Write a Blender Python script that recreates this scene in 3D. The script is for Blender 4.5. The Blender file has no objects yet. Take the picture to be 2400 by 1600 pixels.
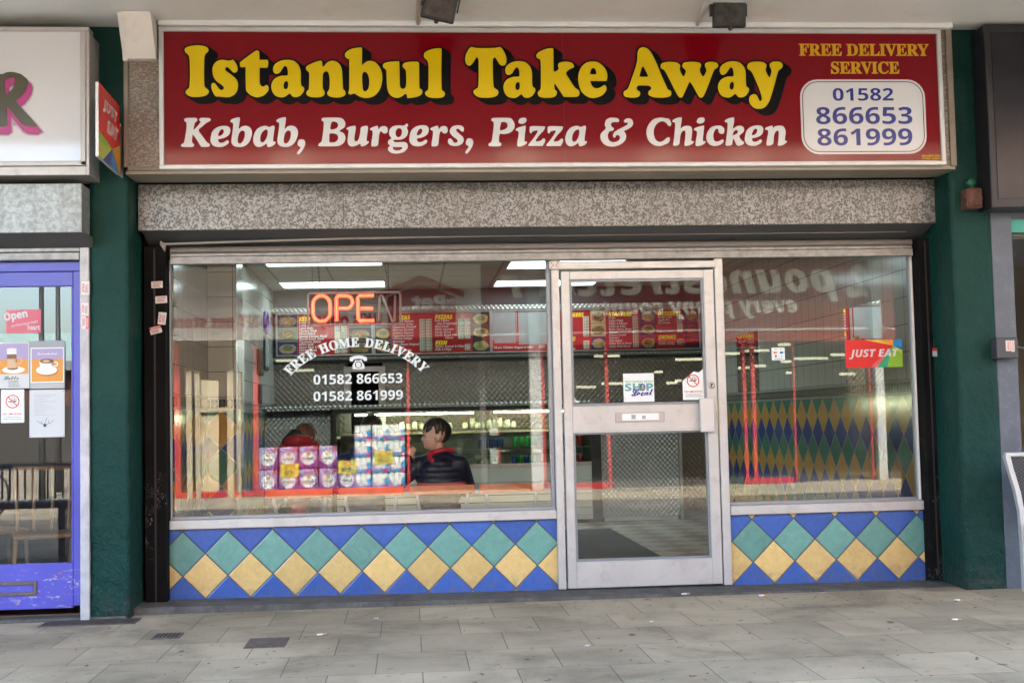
import bpy, bmesh, math, random
import numpy as np
from mathutils import Vector, Matrix
random.seed(7)
SC = bpy.context.scene; COL = SC.collection
rad = math.radians
# ---------------------------------------------------------------- camera
F, YW, PT, RL, D, HC = 2944.6, .08255815, .05975335, -.02215676, 8.7, 1.22
def _axes():
    f = Vector((math.sin(YW)*math.cos(PT), math.cos(YW)*math.cos(PT), math.sin(PT)))
    r0 = Vector((math.cos(YW), -math.sin(YW), 0)); u0 = r0.cross(f)
    return r0*math.cos(RL)+u0*math.sin(RL), -r0*math.sin(RL)+u0*math.cos(RL), f
RR, UU, FF = _axes(); CP = Vector((0, -D, HC))
def at(px, py, Y=0.0):
    """point of the vertical plane y=Y seen at photo pixel (2400 x 1600): measuring aid"""
    d = FF+RR*((px-1200)/F)-UU*((py-800)/F); t = (Y+D)/d.y; p = CP+d*t
    return (p.x, p.z)
cam = bpy.data.cameras.new('camera'); co = bpy.data.objects.new('camera', cam); COL.objects.link(co)
cam.sensor_width = 36; cam.lens = F/2400*36; cam.clip_end = 500; cam.clip_start = .05
co.matrix_world = Matrix(((RR.x, UU.x, -FF.x, CP.x), (RR.y, UU.y, -FF.y, CP.y), (RR.z, UU.z, -FF.z, CP.z), (0, 0, 0, 1)))
SC.camera = co
# ---------------------------------------------------------------- sky, sun, exposure
SUN_EL = 38
w = bpy.data.worlds.new("World"); SC.world = w; w.use_nodes = True
nt = w.node_tree; sky = nt.nodes.new('ShaderNodeTexSky'); sky.sky_type = 'NISHITA'; sky.sun_disc = False
sky.sun_elevation = rad(SUN_EL); sky.sun_rotation = rad(8); sky.dust_density = 4; sky.ozone_density = .6
nt.links.new(sky.outputs[0], nt.nodes['Background'].inputs[0]); nt.nodes['Background'].inputs[1].default_value = .15
sl = bpy.data.lights.new('sun', 'SUN'); sl.energy = 2.3; sl.angle = rad(.5); sl.color = (1, .97, .92)
so = bpy.data.objects.new('sun', sl); COL.objects.link(so)
sd = Vector((math.sin(rad(8))*math.cos(rad(SUN_EL)), math.cos(rad(8))*math.cos(rad(SUN_EL)), math.sin(rad(SUN_EL))))
so.rotation_euler = sd.to_track_quat('Z', 'Y').to_euler(); so.location = (0, 20, 20)
SC.view_settings.view_transform = 'Standard'; SC.view_settings.look = 'None'; SC.view_settings.use_white_balance = True; SC.view_settings.white_balance_temperature = 6350; SC.view_settings.white_balance_tint = 6
SC.view_settings.exposure = 3.95; SC.view_settings.gamma = 1
SC.cycles.max_bounces = 9; SC.cycles.transparent_max_bounces = 16; SC.cycles.glossy_bounces = 5; SC.cycles.diffuse_bounces = 5
SC.cycles.use_denoising = True; SC.cycles.sample_clamp_indirect = 6; SC.cycles.caustics_reflective = False
# ---------------------------------------------------------------- materials
MC = {}
def srgb(r, g, b):
    f = lambda c: (c/255/12.92 if c <= 10 else ((c/255+.055)/1.055)**2.4)
    return (f(r), f(g), f(b), 1)
def c4(c): return tuple(c) if len(c) == 4 else (*c, 1)
class N:
    """tiny node helper"""
    def __init__(s, name):
        s.m = bpy.data.materials.new(name); s.m.use_nodes = True; s.t = s.m.node_tree
        s.b = s.t.nodes['Principled BSDF']; s.geo = None
    def pos(s):
        if not s.geo: s.geo = s.t.nodes.new('ShaderNodeNewGeometry')
        return s.geo.outputs['Position']
    def n(s, typ, **kw):
        x = s.t.nodes.new(typ)
        for k, v in kw.items(): setattr(x, k, v)
        return x
    def l(s, a, b): s.t.links.new(a, b)
    def math(s, op, a, b=None, c=None):
        x = s.n('ShaderNodeMath', operation=op)
        for i, v in enumerate((a, b, c)):
            if v is None: continue
            if isinstance(v, (int, float)): x.inputs[i].default_value = v
            else: s.l(v, x.inputs[i])
        return x.outputs[0]
    def noise(s, scale, detail=3, rough=.55, dist=0, vec=None, sc=None):
        x = s.n('ShaderNodeTexNoise'); x.inputs['Scale'].default_value = scale; x.inputs['Detail'].default_value = detail
        x.inputs['Roughness'].default_value = rough; x.inputs['Distortion'].default_value = dist
        v = vec if vec is not None else s.pos()
        if sc:
            mp = s.n('ShaderNodeVectorMath', operation='MULTIPLY'); s.l(v, mp.inputs[0]); mp.inputs[1].default_value = sc; v = mp.outputs[0]
        s.l(v, x.inputs['Vector']); return x.outputs['Fac']
    def ramp(s, fac, stops):
        x = s.n('ShaderNodeValToRGB'); e = x.color_ramp.elements
        while len(e) < len(stops): e.new(.5)
        for i, (p, c) in enumerate(stops):
            e[i].position = p; e[i].color = c4(c) if not isinstance(c, (int, float)) else (c, c, c, 1)
        s.l(fac, x.inputs[0]); return x.outputs[0]
    def mix(s, fac, a, b, mode='MIX'):
        x = s.n('ShaderNodeMix', data_type='RGBA', blend_type=mode)
        for i, v in ((0, fac), (6, a), (7, b)):
            if isinstance(v, (int, float)): x.inputs[i].default_value = v
            elif isinstance(v, tuple): x.inputs[i].default_value = c4(v)
            else: s.l(v, x.inputs[i])
        return x.outputs[2]
    def bump(s, h, strength=.3, dist=.01):
        x = s.n('ShaderNodeBump'); x.inputs['Strength'].default_value = strength; x.inputs['Distance'].default_value = dist
        s.l(h, x.inputs['Height']); s.l(x.outputs[0], s.b.inputs['Normal']); return x
    def base(s, c):
        if isinstance(c, tuple): s.b.inputs['Base Color'].default_value = c4(c)
        else: s.l(c, s.b.inputs['Base Color'])
def mat(name, col, rough=.5, metal=0, var=0, vs=3, bump=0, bs=40, bd=.004, spec=None, coat=0, dirt=0, dcol=(.05, .045, .04), ds=6, dsc=None, emit=None, est=1, trans=0):
    if name in MC: return MC[name]
    k = N(name); b = k.b; c = c4(col)
    b.inputs['Roughness'].default_value = rough; b.inputs['Metallic'].default_value = metal
    if spec is not None: b.inputs['Specular IOR Level'].default_value = spec
    if coat: b.inputs['Coat Weight'].default_value = coat; b.inputs['Coat Roughness'].default_value = .06
    out = c
    if var:
        lo = tuple(x*(1-var) for x in c[:3])+(1,); hi = tuple(min(1, x*(1+var)) for x in c[:3])+(1,)
        out = k.ramp(k.noise(vs, 5, .6), [(.3, lo), (.7, hi)])
    if dirt:
        m = k.ramp(k.noise(ds, 7, .7, .4, sc=dsc), [(.52, 0.0), (.72, 1.0)])
        out = k.mix(k.math('MULTIPLY', m, dirt), out, dcol)
    k.base(out)
    if bump: k.bump(k.noise(bs, 4, .6), bump, bd)
    if emit: b.inputs['Emission Color'].default_value = c4(emit); b.inputs['Emission Strength'].default_value = est
    MC[name] = k.m; return k.m
# ---------------------------------------------------------------- geometry
WL = {}
class G:
    def __init__(s): s.v = []; s.f = []; s.mi = []; s.sm = []
    def add(s, vs, fs, m=0, smooth=False):
        o = len(s.v); s.v += [tuple(v) for v in vs]
        for f in fs: s.f.append([i+o for i in f]); s.mi.append(m); s.sm.append(smooth)
        return s
    def box(s, x0, x1, y0, y1, z0, z1, m=0, bev=0, seg=1):
        if x0 > x1: x0, x1 = x1, x0
        if y0 > y1: y0, y1 = y1, y0
        if z0 > z1: z0, z1 = z1, z0
        P = [(x0, y0, z0), (x1, y0, z0), (x1, y1, z0), (x0, y1, z0), (x0, y0, z1), (x1, y0, z1), (x1, y1, z1), (x0, y1, z1)]
        Q = [(0, 3, 2, 1), (4, 5, 6, 7), (0, 1, 5, 4), (1, 2, 6, 5), (2, 3, 7, 6), (3, 0, 4, 7)]
        if bev:
            bm = bmesh.new(); vv = [bm.verts.new(p) for p in P]
            for q in Q: bm.faces.new([vv[i] for i in q])
            bmesh.ops.bevel(bm, geom=bm.edges[:], offset=bev, segments=seg, affect='EDGES', profile=.5)
            bm.verts.index_update()
            s.add([v.co for v in bm.verts], [[v.index for v in f.verts] for f in bm.faces], m); bm.free(); return s
        return s.add(P, Q, m)
    def quad(s, a, b, c, d, m=0): return s.add([a, b, c, d], [(0, 1, 2, 3)], m)
    def prism(s, pts, y0, y1, m=0, axis='y'):
        """outline (x,z) extruded along y; axis x: (y,z) along x; axis z: (x,y) along z"""
        n = len(pts)
        mk = {'y': lambda p, t: (p[0], t, p[1]), 'x': lambda p, t: (t, p[0], p[1]), 'z': lambda p, t: (p[0], p[1], t)}[axis]
        V = [mk(p, y0) for p in pts]+[mk(p, y1) for p in pts]
        Q = [tuple(range(n)), tuple(range(2*n-1, n-1, -1))]+[(i, (i+1) % n, (i+1) % n+n, i+n) for i in range(n)]
        return s.add(V, Q, m)
    def tube(s, pts, r, m=0, seg=8, caps=True, closed=False):
        pts = [Vector(p) for p in pts]; n = len(pts); rs = r if isinstance(r, (list, tuple)) else [r]*n
        V = []; up = None
        for i, p in enumerate(pts):
            a = pts[(i-1) % n] if (closed or i > 0) else p; b = pts[(i+1) % n] if (closed or i < n-1) else p
            t = (b-a).normalized() if (b-a).length > 1e-9 else Vector((0, 0, 1))
            if up is None: up = t.orthogonal().normalized()
            up = (up-t*up.dot(t)); up = up.normalized() if up.length > 1e-6 else t.orthogonal().normalized()
            q = t.cross(up)
            for k in range(seg):
                an = 2*math.pi*k/seg; V.append(p+(up*math.cos(an)+q*math.sin(an))*rs[i])
        Q = []
        for i in range(n if closed else n-1):
            j = (i+1) % n
            for k in range(seg): Q.append((i*seg+k, i*seg+(k+1) % seg, j*seg+(k+1) % seg, j*seg+k))
        if caps and not closed: Q += [tuple(range(seg-1, -1, -1)), tuple((n-1)*seg+k for k in range(seg))]
        return s.add(V, Q, m, True)
    def lathe(s, prof, c, axis='z', m=0, seg=14):
        """prof: list of (r, t) along axis from centre c"""
        V = []
        for r, t in prof:
            for k in range(seg):
                a = 2*math.pi*k/seg; u, v = r*math.cos(a), r*math.sin(a)
                V.append({'z': (c[0]+u, c[1]+v, c[2]+t), 'y': (c[0]+u, c[1]+t, c[2]+v), 'x': (c[0]+t, c[1]+u, c[2]+v)}[axis])
        n = len(prof); Q = [(i*seg+k, i*seg+(k+1) % seg, (i+1)*seg+(k+1) % seg, (i+1)*seg+k) for i in range(n-1) for k in range(seg)]
        Q += [tuple(range(seg-1, -1, -1)), tuple((n-1)*seg+k for k in range(seg))]
        return s.add(V, Q, m, True)
    def flat(s, tm, fn, m=0):
        """2-D mesh (verts, faces) put in space by fn(x, y)"""
        return s.add([fn(*v) for v in tm[0]], tm[1], m)
    def ell(s, c, r, m=0, u=14, v=9, fn=None):
        V = []
        for i in range(v+1):
            th = math.pi*i/v
            for k in range(u):
                ph = 2*math.pi*k/u; p = Vector((math.sin(th)*math.cos(ph), math.sin(th)*math.sin(ph), math.cos(th)))
                if fn: p = fn(p)
                V.append((c[0]+p.x*r[0], c[1]+p.y*r[1], c[2]+p.z*r[2]))
        Q = [(i*u+k, i*u+(k+1) % u, (i+1)*u+(k+1) % u, (i+1)*u+k) for i in range(v) for k in range(u)]
        return s.add(V, Q, m, True)
    def build(s, name, mats, parent=None, loc=None, **tags):
        if not isinstance(mats, (list, tuple)): mats = [mats]
        V = np.array(s.v) if s.v else np.zeros((1, 3)); lo, hi = V.min(0), V.max(0)
        if loc is None: loc = ((lo[0]+hi[0])/2, (lo[1]+hi[1])/2, lo[2] if parent is None else (lo[2]+hi[2])/2)
        me = bpy.data.meshes.new(name); me.from_pydata([tuple(p) for p in (V-np.array(loc))], [], s.f)
        for m in mats: me.materials.append(m)
        me.polygons.foreach_set('material_index', s.mi); me.polygons.foreach_set('use_smooth', s.sm)
        me.validate(); me.update()
        o = bpy.data.objects.new(name, me); COL.objects.link(o); link(o, loc, parent)
        for k, v in tags.items(): o[k] = v
        return o
def link(o, loc, parent):
    WL[o.name] = Vector(loc)
    if parent is not None:
        o.parent = parent; o.location = Vector(loc)-WL[parent.name]
    else: o.location = loc
def thing(name, loc, label, category, group=None):
    o = bpy.data.objects.new(name, None); o.empty_display_size = .1; COL.objects.link(o); link(o, loc, None)
    o['label'] = label; o['category'] = category
    if group: o['group'] = group
    return o
def tag(o, label, category, group=None):
    o['label'] = label; o['category'] = category
    if group: o['group'] = group
    return o
def copytree(o, delta, label=None, parent=None):
    c = o.copy(); COL.objects.link(c)
    if parent is not None: c.parent = parent
    else: c.location = Vector(o.location)+Vector(delta)
    WL[c.name] = WL[o.name]+Vector(delta)
    if label: c['label'] = label
    for ch in list(o.children): copytree(ch, delta, None, c)
    return c
# ---------------------------------------------------------------- lettering
FU = {'serif': (0x1D400, 0x1D41A, 0x1D7CE), 'serifi': (0x1D468, 0x1D482, None), 'sans': (0x1D5D4, 0x1D5EE, 0x1D7EC), 'sansi': (0x1D63C, 0x1D656, None), 'script': (0x1D4D0, 0x1D4EA, None)}
def fancy(t, mode):
    if mode not in FU: return t
    U = FU[mode]; o = ''
    for c in t:
        if 'A' <= c <= 'Z': o += chr(U[0]+ord(c)-65)
        elif 'a' <= c <= 'z': o += chr(U[1]+ord(c)-97)
        elif c.isdigit() and U[2]: o += chr(U[2]+ord(c)-48)
        elif c.isdigit(): o += chr((0x1D7EC if mode == 'sansi' else 0x1D7CE)+ord(c)-48)
        else: o += c
    return o
def cv2mesh(cu):
    ob = bpy.data.objects.new('tmp', cu); COL.objects.link(ob)
    dg = bpy.context.evaluated_depsgraph_get(); me = bpy.data.meshes.new_from_object(ob.evaluated_get(dg))
    vs = [(v.co.x, v.co.y) for v in me.vertices]; fs = [tuple(p.vertices) for p in me.polygons]
    bpy.data.objects.remove(ob); bpy.data.curves.remove(cu); bpy.data.meshes.remove(me)
    return vs, fs
TC = {}
def text(t, mode=None, offset=0, shear=0, res=3, space=1):
    key = (t, mode, offset, shear, res, space)
    if key not in TC:
        cu = bpy.data.curves.new('t', 'FONT'); cu.body = fancy(t, mode); cu.offset = offset; cu.shear = shear; cu.resolution_u = res; cu.space_character = space
        TC[key] = cv2mesh(cu)
    return TC[key]
def bbox(tm):
    a = np.array(tm[0]); return a[:, 0].min(), a[:, 1].min(), a[:, 0].max(), a[:, 1].max()
def fit(tm, x0, z0, x1, z1):
    a = bbox(tm); sx = (x1-x0)/(a[2]-a[0]); sz = (z1-z0)/(a[3]-a[1])
    return [(x0+(x-a[0])*sx, z0+(y-a[1])*sz) for x, y in tm[0]], tm[1]
def place(tm, x, z, s, align='l', sx=None):
    if not tm[0]: return tm
    sx = sx or s; a = bbox(tm); dx = {'l': 0, 'c': -(a[0]+a[2])/2, 'r': -a[2]}[align]
    return [(x+(p+dx)*sx, z+q*s) for p, q in tm[0]], tm[1]
FY = lambda y: (lambda x, z: (x, y, z))          # front-facing sheet at depth y
def smooth(pts, n=5):
    P = np.array(pts, float); m = len(P); o = []
    for i in range(m):
        a, b, c, d = P[i-1], P[i], P[(i+1) % m], P[(i+2) % m]
        for k in range(n):
            t = k/n; o.append(.5*((2*b)+(c-a)*t+(2*a-5*b+4*c-d)*t*t+(3*b-3*c+d-a)*t**3))
    return o
def outline(loops, offset=0):
    cu = bpy.data.curves.new('g', 'CURVE'); cu.dimensions = '2D'; cu.fill_mode = 'BOTH'; cu.offset = offset
    for lp in loops:
        sp = cu.splines.new('POLY'); sp.points.add(len(lp)-1); sp.use_cyclic_u = True
        for i, p in enumerate(lp): sp.points[i].co = (p[0], p[1], 0, 1)
    return cv2mesh(cu)
def rrect(x0, z0, x1, z1, r, n=6):
    o = []
    for cx, cz, a0 in ((x1-r, z1-r, 0), (x0+r, z1-r, 90), (x0+r, z0+r, 180), (x1-r, z0+r, 270)):
        for k in range(n+1):
            a = rad(a0+90*k/n); o.append((cx+r*math.cos(a), cz+r*math.sin(a)))
    return o
def disc(cx, cz, r, n=24, rz=None): return [(cx+r*math.cos(2*math.pi*k/n), cz+(rz or r)*math.sin(2*math.pi*k/n)) for k in range(n)]
def sheet(pts): return (pts, [tuple(range(len(pts)))])
# ---------------------------------------------------------------- shared materials
ALU = mat('aluminium_frame', (.49, .49, .485), .38, .35, var=.06, vs=5, bump=.08, bs=90, dirt=.35, dcol=(.22, .19, .18), ds=9)
ALUD = mat('aluminium_shadow_gap', (.16, .16, .17), .5, .3)
BLACK = mat('black_rubber', (.012, .012, .013), .6)
WHITE = mat('white_vinyl', (.74, .73, .73), .45)
GLASSM = {}
def glass(name='window_glass', refl=.085, wob=.0, tint=(.93, .96, .94, 1), ws=.55):
    if name in GLASSM: return GLASSM[name]
    k = N(name); t = k.t; t.nodes.remove(k.b)
    tr = k.n('ShaderNodeBsdfTransparent'); tr.inputs[0].default_value = tint
    gl = k.n('ShaderNodeBsdfGlossy'); gl.inputs['Roughness'].default_value = 0.0; gl.inputs[0].default_value = (1, 1, 1, 1)
    fr = k.n('ShaderNodeFresnel'); fr.inputs[0].default_value = 1.5
    f = k.math('MULTIPLY', fr.outputs[0], refl/.04)
    mx = k.n('ShaderNodeMixShader'); k.l(f, mx.inputs[0]); k.l(tr.outputs[0], mx.inputs[1]); k.l(gl.outputs[0], mx.inputs[2])
    k.l(mx.outputs[0], t.nodes['Material Output'].inputs[0]); GLASSM[name] = k.m; return k.m
GL = glass()
# ================================================================ traced letter outlines of the shop sign (sheet pixels of enlarged crops)
def P(s): return [tuple(float(c) for c in q.split(',')) for q in s.split()]
GZ = {
'I': ['395,155 520,168 600,205 622,255 612,290 560,340 535,420 530,600 528,800 535,1000 560,1050 612,1095 630,1135 600,1195 510,1235 370,1250 230,1235 150,1180 140,1140 165,1095 210,1055 222,980 232,800 228,600 218,420 190,355 130,300 118,250 145,205 250,168'],
's': ['930,462 1060,482 1130,462 1160,478 1215,560 1240,655 1225,710 1175,735 1130,715 1080,660 1030,620 1000,620 977,650 985,690 1060,745 1170,830 1230,910 1247,1000 1235,1100 1180,1190 1100,1240 1010,1255 850,1240 790,1240 755,1215 700,1110 683,1020 695,970 735,952 770,975 820,1040 870,1095 910,1103 945,1075 945,1035 900,990 800,920 730,820 707,700 720,600 770,520 850,472'],
't': ['1610,280 1680,280 1697,300 1703,440 1715,462 1850,462 1880,480 1888,540 1878,610 1855,632 1730,632 1706,650 1706,920 1722,990 1770,1030 1815,1015 1855,995 1885,1020 1897,1070 1880,1130 1800,1210 1720,1245 1640,1255 1530,1220 1450,1150 1415,1060 1410,640 1395,620 1310,616 1292,590 1292,530 1305,505'],
'a': ['510,462 620,485 710,560 755,650 770,760 770,920 785,1010 830,1045 843,1090 820,1150 760,1220 680,1252 600,1240 550,1185 525,1180 490,1205 430,1245 350,1257 240,1225 170,1140 145,1040 155,960 200,880 270,830 360,800 470,795 492,780 497,720 480,630 450,598 420,600 380,650 330,725 265,760 210,740 182,670 200,590 270,520 380,472', '465,913 495,930 503,1000 490,1060 455,1085 415,1065 405,1000 425,935'],
'n': ['1195,480 1220,510 1228,590 1250,605 1275,585 1330,520 1430,482 1530,505 1600,570 1640,680 1655,900 1665,1070 1705,1120 1720,1175 1690,1225 1600,1255 1500,1260 1390,1240 1335,1195 1335,1150 1370,1090 1382,1000 1382,850 1360,750 1330,712 1295,707 1255,735 1235,800 1232,1000 1240,1080 1270,1130 1270,1190 1220,1240 1100,1258 970,1245 900,1205 888,1155 910,1115 938,1080 945,1000 950,800 942,730 895,685 878,640 895,600 960,560 1100,500'],
'b': ['420,202 438,235 438,450 440,575 480,540 540,500 620,485 720,515 800,600 850,700 868,820 860,950 820,1080 750,1180 660,1245 520,1272 400,1245 310,1195 265,1175 200,1195 155,1180 148,1140 168,1060 168,480 150,450 95,415 75,360 95,310 170,250 290,212', '500,716 555,755 590,860 592,980 570,1080 510,1130 465,1105 447,1000 440,850 450,750'],
'u': ['1200,497 1227,515 1235,800 1240,1000 1265,1060 1310,1080 1355,1050 1375,980 1378,850 1370,700 1350,660 1310,620 1302,580 1330,535 1430,508 1580,500 1635,520 1647,570 1650,850 1655,1050 1700,1090 1720,1140 1690,1200 1590,1250 1430,1272 1400,1262 1385,1200 1365,1182 1340,1195 1260,1250 1170,1268 1070,1235 1000,1150 970,1020 962,850 955,700 935,660 895,630 880,590 900,545 980,512 1100,498'],
'l': ['2090,217 2125,250 2122,450 2118,700 2122,1000 2132,1100 2180,1140 2197,1190 2165,1245 2090,1268 1990,1272 1870,1258 1795,1215 1775,1165 1795,1130 1835,1100 1848,1000 1850,700 1845,560 1820,480 1765,420 1750,370 1770,310 1850,260 1960,228'],
'T': ['235,192 340,212 530,215 720,210 820,190 865,215 920,300 960,400 965,500 945,560 890,587 830,565 780,490 735,420 710,415 685,440 676,520 680,750 690,1000 715,1060 775,1100 798,1150 770,1215 680,1255 540,1266 390,1255 300,1205 265,1140 285,1100 350,1060 372,1000 378,750 378,520 370,440 350,415 325,418 290,475 240,550 190,587 140,575 100,520 92,440 110,350 160,250 200,205'],
'k': ['490,217 512,250 515,500 520,690 545,715 590,690 630,650 610,590 630,535 700,508 800,502 900,525 945,580 940,625 860,660 782,745 850,870 960,1040 1040,1100 1068,1160 1050,1220 990,1247 760,1247 720,1225 640,1100 560,985 540,968 533,1000 540,1080 580,1130 585,1180 545,1240 450,1265 300,1265 210,1235 183,1165 205,1125 240,1090 250,1000 250,700 243,500 230,455 170,425 152,380 175,325 270,265 390,225'],
'e': ['1350,497 1470,520 1580,610 1640,710 1658,810 1645,880 1615,910 1310,912 1303,940 1330,1010 1390,1060 1470,1062 1540,1030 1590,998 1625,1020 1638,1080 1610,1150 1520,1230 1370,1272 1240,1245 1120,1150 1060,1010 1040,860 1060,720 1120,600 1220,520', '1360,635 1405,665 1425,740 1405,768 1315,768 1292,740 1315,665'],
'A': ['590,190 670,215 740,290 840,480 960,770 1060,990 1090,1050 1140,1075 1160,1120 1140,1180 1060,1210 930,1218 790,1205 705,1165 688,1110 710,1075 745,1045 748,1010 720,980 650,970 500,970 462,990 452,1030 470,1065 515,1100 523,1150 485,1200 400,1218 300,1215 210,1190 182,1130 200,1085 250,1055 290,1000 340,860 430,600 465,450 470,300 500,230 540,200', '580,590 600,600 680,760 670,790 525,790 513,765 555,610'],
'w': ['1170,487 1280,505 1340,560 1330,620 1345,690 1390,770 1408,783 1430,760 1455,690 1445,650 1390,595 1388,550 1420,505 1520,488 1650,488 1740,510 1768,560 1740,640 1750,700 1790,770 1812,783 1840,750 1875,670 1870,630 1845,570 1860,515 1930,488 2010,487 2080,505 2117,555 2105,600 2050,635 2015,690 1930,920 1830,1160 1790,1210 1750,1217 1710,1180 1640,1050 1570,930 1540,900 1515,925 1440,1090 1390,1195 1355,1217 1310,1195 1240,1080 1130,860 1040,690 1000,645 950,615 943,570 965,520 1050,492'],
'y': ['1190,480 1300,495 1355,545 1355,590 1340,640 1355,700 1400,785 1415,800 1435,780 1460,690 1455,640 1425,580 1430,525 1490,487 1570,480 1650,495 1688,550 1675,610 1610,660 1580,730 1530,920 1460,1160 1400,1320 1310,1420 1200,1445 1100,1420 1025,1340 1005,1250 1030,1180 1100,1145 1160,1170 1195,1240 1225,1288 1258,1265 1262,1200 1200,1010 1100,780 1050,685 975,625 967,570 1000,515 1080,487'],
}
GY = {
'K': ['340,92 360,125 345,155 315,180 305,230 293,300 360,240 420,165 400,140 398,110 430,90 540,90 590,105 598,130 570,155 520,180 450,240 383,308 450,410 530,520 575,550 580,585 550,603 450,603 415,580 340,460 285,390 272,420 268,520 300,560 298,590 260,605 100,603 72,580 85,555 125,525 150,400 168,280 168,175 135,150 130,120 150,95 240,88'],
'e': ['860,232 920,250 948,300 930,380 870,430 800,455 735,470 740,510 770,532 830,525 890,488 920,510 905,550 830,595 740,607 650,585 600,520 600,430 630,330 700,265 780,237', '800,290 830,310 825,360 780,405 735,408 730,385 760,320'],
'b': ['1100,82 1118,100 1108,190 1097,285 1150,245 1220,230 1290,255 1330,320 1325,410 1280,520 1200,590 1110,607 1020,590 972,540 970,450 990,320 998,190 960,165 950,140 980,112 1040,90', '1170,315 1200,335 1205,400 1185,480 1145,535 1110,545 1080,520 1080,450 1100,370 1135,325'],
'a': ['1560,230 1620,245 1645,252 1690,232 1725,232 1735,260 1722,350 1708,500 1745,512 1748,540 1710,580 1645,605 1610,600 1590,545 1540,580 1460,607 1390,580 1357,510 1360,420 1400,320 1470,255', '1580,295 1610,315 1612,370 1590,450 1545,515 1505,522 1480,490 1485,410 1520,335'],
',': ['2215,470 2265,490 2278,550 2250,630 2190,715 2155,738 2133,720 2150,685 2190,630 2190,605 2150,580 2145,530 2170,480'],
'B': ['160,70 370,70 430,95 460,150 445,210 375,262 435,295 462,360 440,430 380,472 310,483 90,483 73,460 90,435 115,415 135,310 148,140 120,115 120,85', '300,125 345,145 355,190 320,230 245,238 250,170 265,132', '235,300 320,305 355,340 350,390 310,425 250,428 228,415 228,360'],
'u': ['590,188 610,205 605,270 592,350 592,395 615,415 650,390 675,300 685,220 710,198 760,188 787,200 785,260 772,350 770,405 798,412 795,435 760,465 705,487 685,475 675,445 640,465 570,487 520,475 495,430 498,350 508,255 480,240 480,225 510,205'],
'r': ['920,188 935,205 943,240 965,210 1010,192 1060,205 1075,250 1060,290 1020,298 990,275 975,265 955,300 945,370 935,460 910,482 860,487 838,478 840,420 855,330 855,262 825,250 820,230 850,210'],
'g': ['1240,182 1310,185 1350,155 1372,180 1352,215 1370,270 1350,335 1290,380 1220,390 1165,390 1158,405 1180,425 1250,425 1330,425 1365,465 1355,520 1300,570 1200,590 1120,575 1080,535 1085,500 1110,475 1082,450 1082,410 1105,385 1130,370 1100,320 1098,260 1130,210 1180,187', '1245,222 1278,245 1280,300 1255,345 1220,352 1192,325 1190,270 1212,232', '1150,495 1180,497 1275,495 1285,515 1255,538 1195,545 1155,525'],
's': ['2090,180 2150,190 2180,225 2170,270 2140,265 2110,235 2075,232 2070,260 2110,300 2160,345 2178,390 2155,445 2100,475 2040,480 1980,465 1950,430 1955,385 1985,372 2010,395 2035,430 2070,432 2090,415 2080,385 2020,340 1980,290 1980,240 2020,195'],
'P': ['160,77 370,77 430,105 465,180 450,250 390,305 300,325 235,325 225,440 258,465 258,490 230,510 90,510 65,490 75,465 110,440 130,330 145,200 140,140 112,120 115,88', '300,138 345,155 358,195 340,235 290,260 240,262 247,190 262,145'],
'.': ['600,73 640,85 645,120 620,155 570,168 532,155 525,125 550,85'],
'i': ['620,198 633,215 625,300 615,430 650,440 650,465 600,500 535,515 505,500 510,430 525,340 522,285 485,268 487,245 530,222'],
'z': ['720,205 910,208 927,230 900,280 850,330 785,430 860,428 900,395 930,405 925,450 890,505 860,505 690,505 678,485 700,455 760,380 820,275 745,280 720,312 697,300 695,240'],
'&': ['1960,73 2040,85 2065,115 2050,140 2010,140 1960,145 1938,180 1955,215 1985,235 1975,265 1945,278 1915,285 1890,340 1905,410 1950,445 2000,447 2060,420 2078,370 2050,340 2020,345 2000,378 1978,370 1972,330 2010,280 2100,230 2190,180 2195,150 2165,150 2140,140 2145,110 2190,85 2250,95 2280,150 2260,205 2200,250 2140,280 2170,330 2160,410 2090,480 1970,517 1850,490 1785,410 1785,320 1860,240 1845,190 1860,120 1900,85'],
'C': ['330,72 400,85 430,88 460,115 478,165 465,200 435,195 390,145 330,128 260,165 215,240 210,330 240,410 300,445 360,425 420,375 455,385 452,430 425,465 400,475 310,508 210,490 130,420 98,310 120,200 190,110 260,80'],
'h': ['625,70 638,85 630,160 622,235 670,205 730,198 780,215 798,270 790,360 785,425 820,435 815,460 770,490 705,505 680,490 690,400 695,300 680,270 640,290 615,360 605,460 580,495 530,502 507,490 520,400 535,250 535,155 500,140 500,115 560,80'],
'c': ['1180,195 1250,205 1290,250 1280,310 1240,320 1205,300 1200,260 1180,240 1145,265 1120,340 1135,420 1180,440 1225,425 1260,405 1280,430 1250,475 1180,503 1110,503 1045,465 1015,390 1030,300 1090,220'],
'k': ['1430,70 1440,90 1435,160 1422,240 1480,205 1545,198 1588,230 1585,290 1520,350 1545,410 1590,450 1580,480 1520,503 1480,490 1450,430 1425,395 1415,440 1405,490 1350,503 1310,490 1320,400 1338,250 1338,155 1302,140 1302,115 1360,82', '1480,262 1498,285 1485,315 1420,345 1425,310 1445,275'],
'n': ['2025,197 2037,230 2070,205 2150,196 2200,215 2228,280 2222,360 2218,420 2248,430 2240,455 2190,490 2130,503 2110,490 2120,400 2125,300 2110,270 2075,290 2050,350 2040,460 2010,492 1960,500 1935,485 1945,400 1960,320 1958,268 1918,255 1920,232 1960,212'],
}
CROP = {'1': (420, 90, 9.046), '2': (620, 90, 9.046), '3': (800, 90, 9.046), '4': (1080, 90, 9.046), '5': (1240, 90, 9.046), '6': (1440, 90, 8.7115), '7': (1640, 90, 8.709),
        'A': (415, 265, 7.587), 'B': (735, 265, 6.189), 'C': (1135, 265, 6.533), 'D': (1500, 265, 6.533)}
YS = -.62
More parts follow.
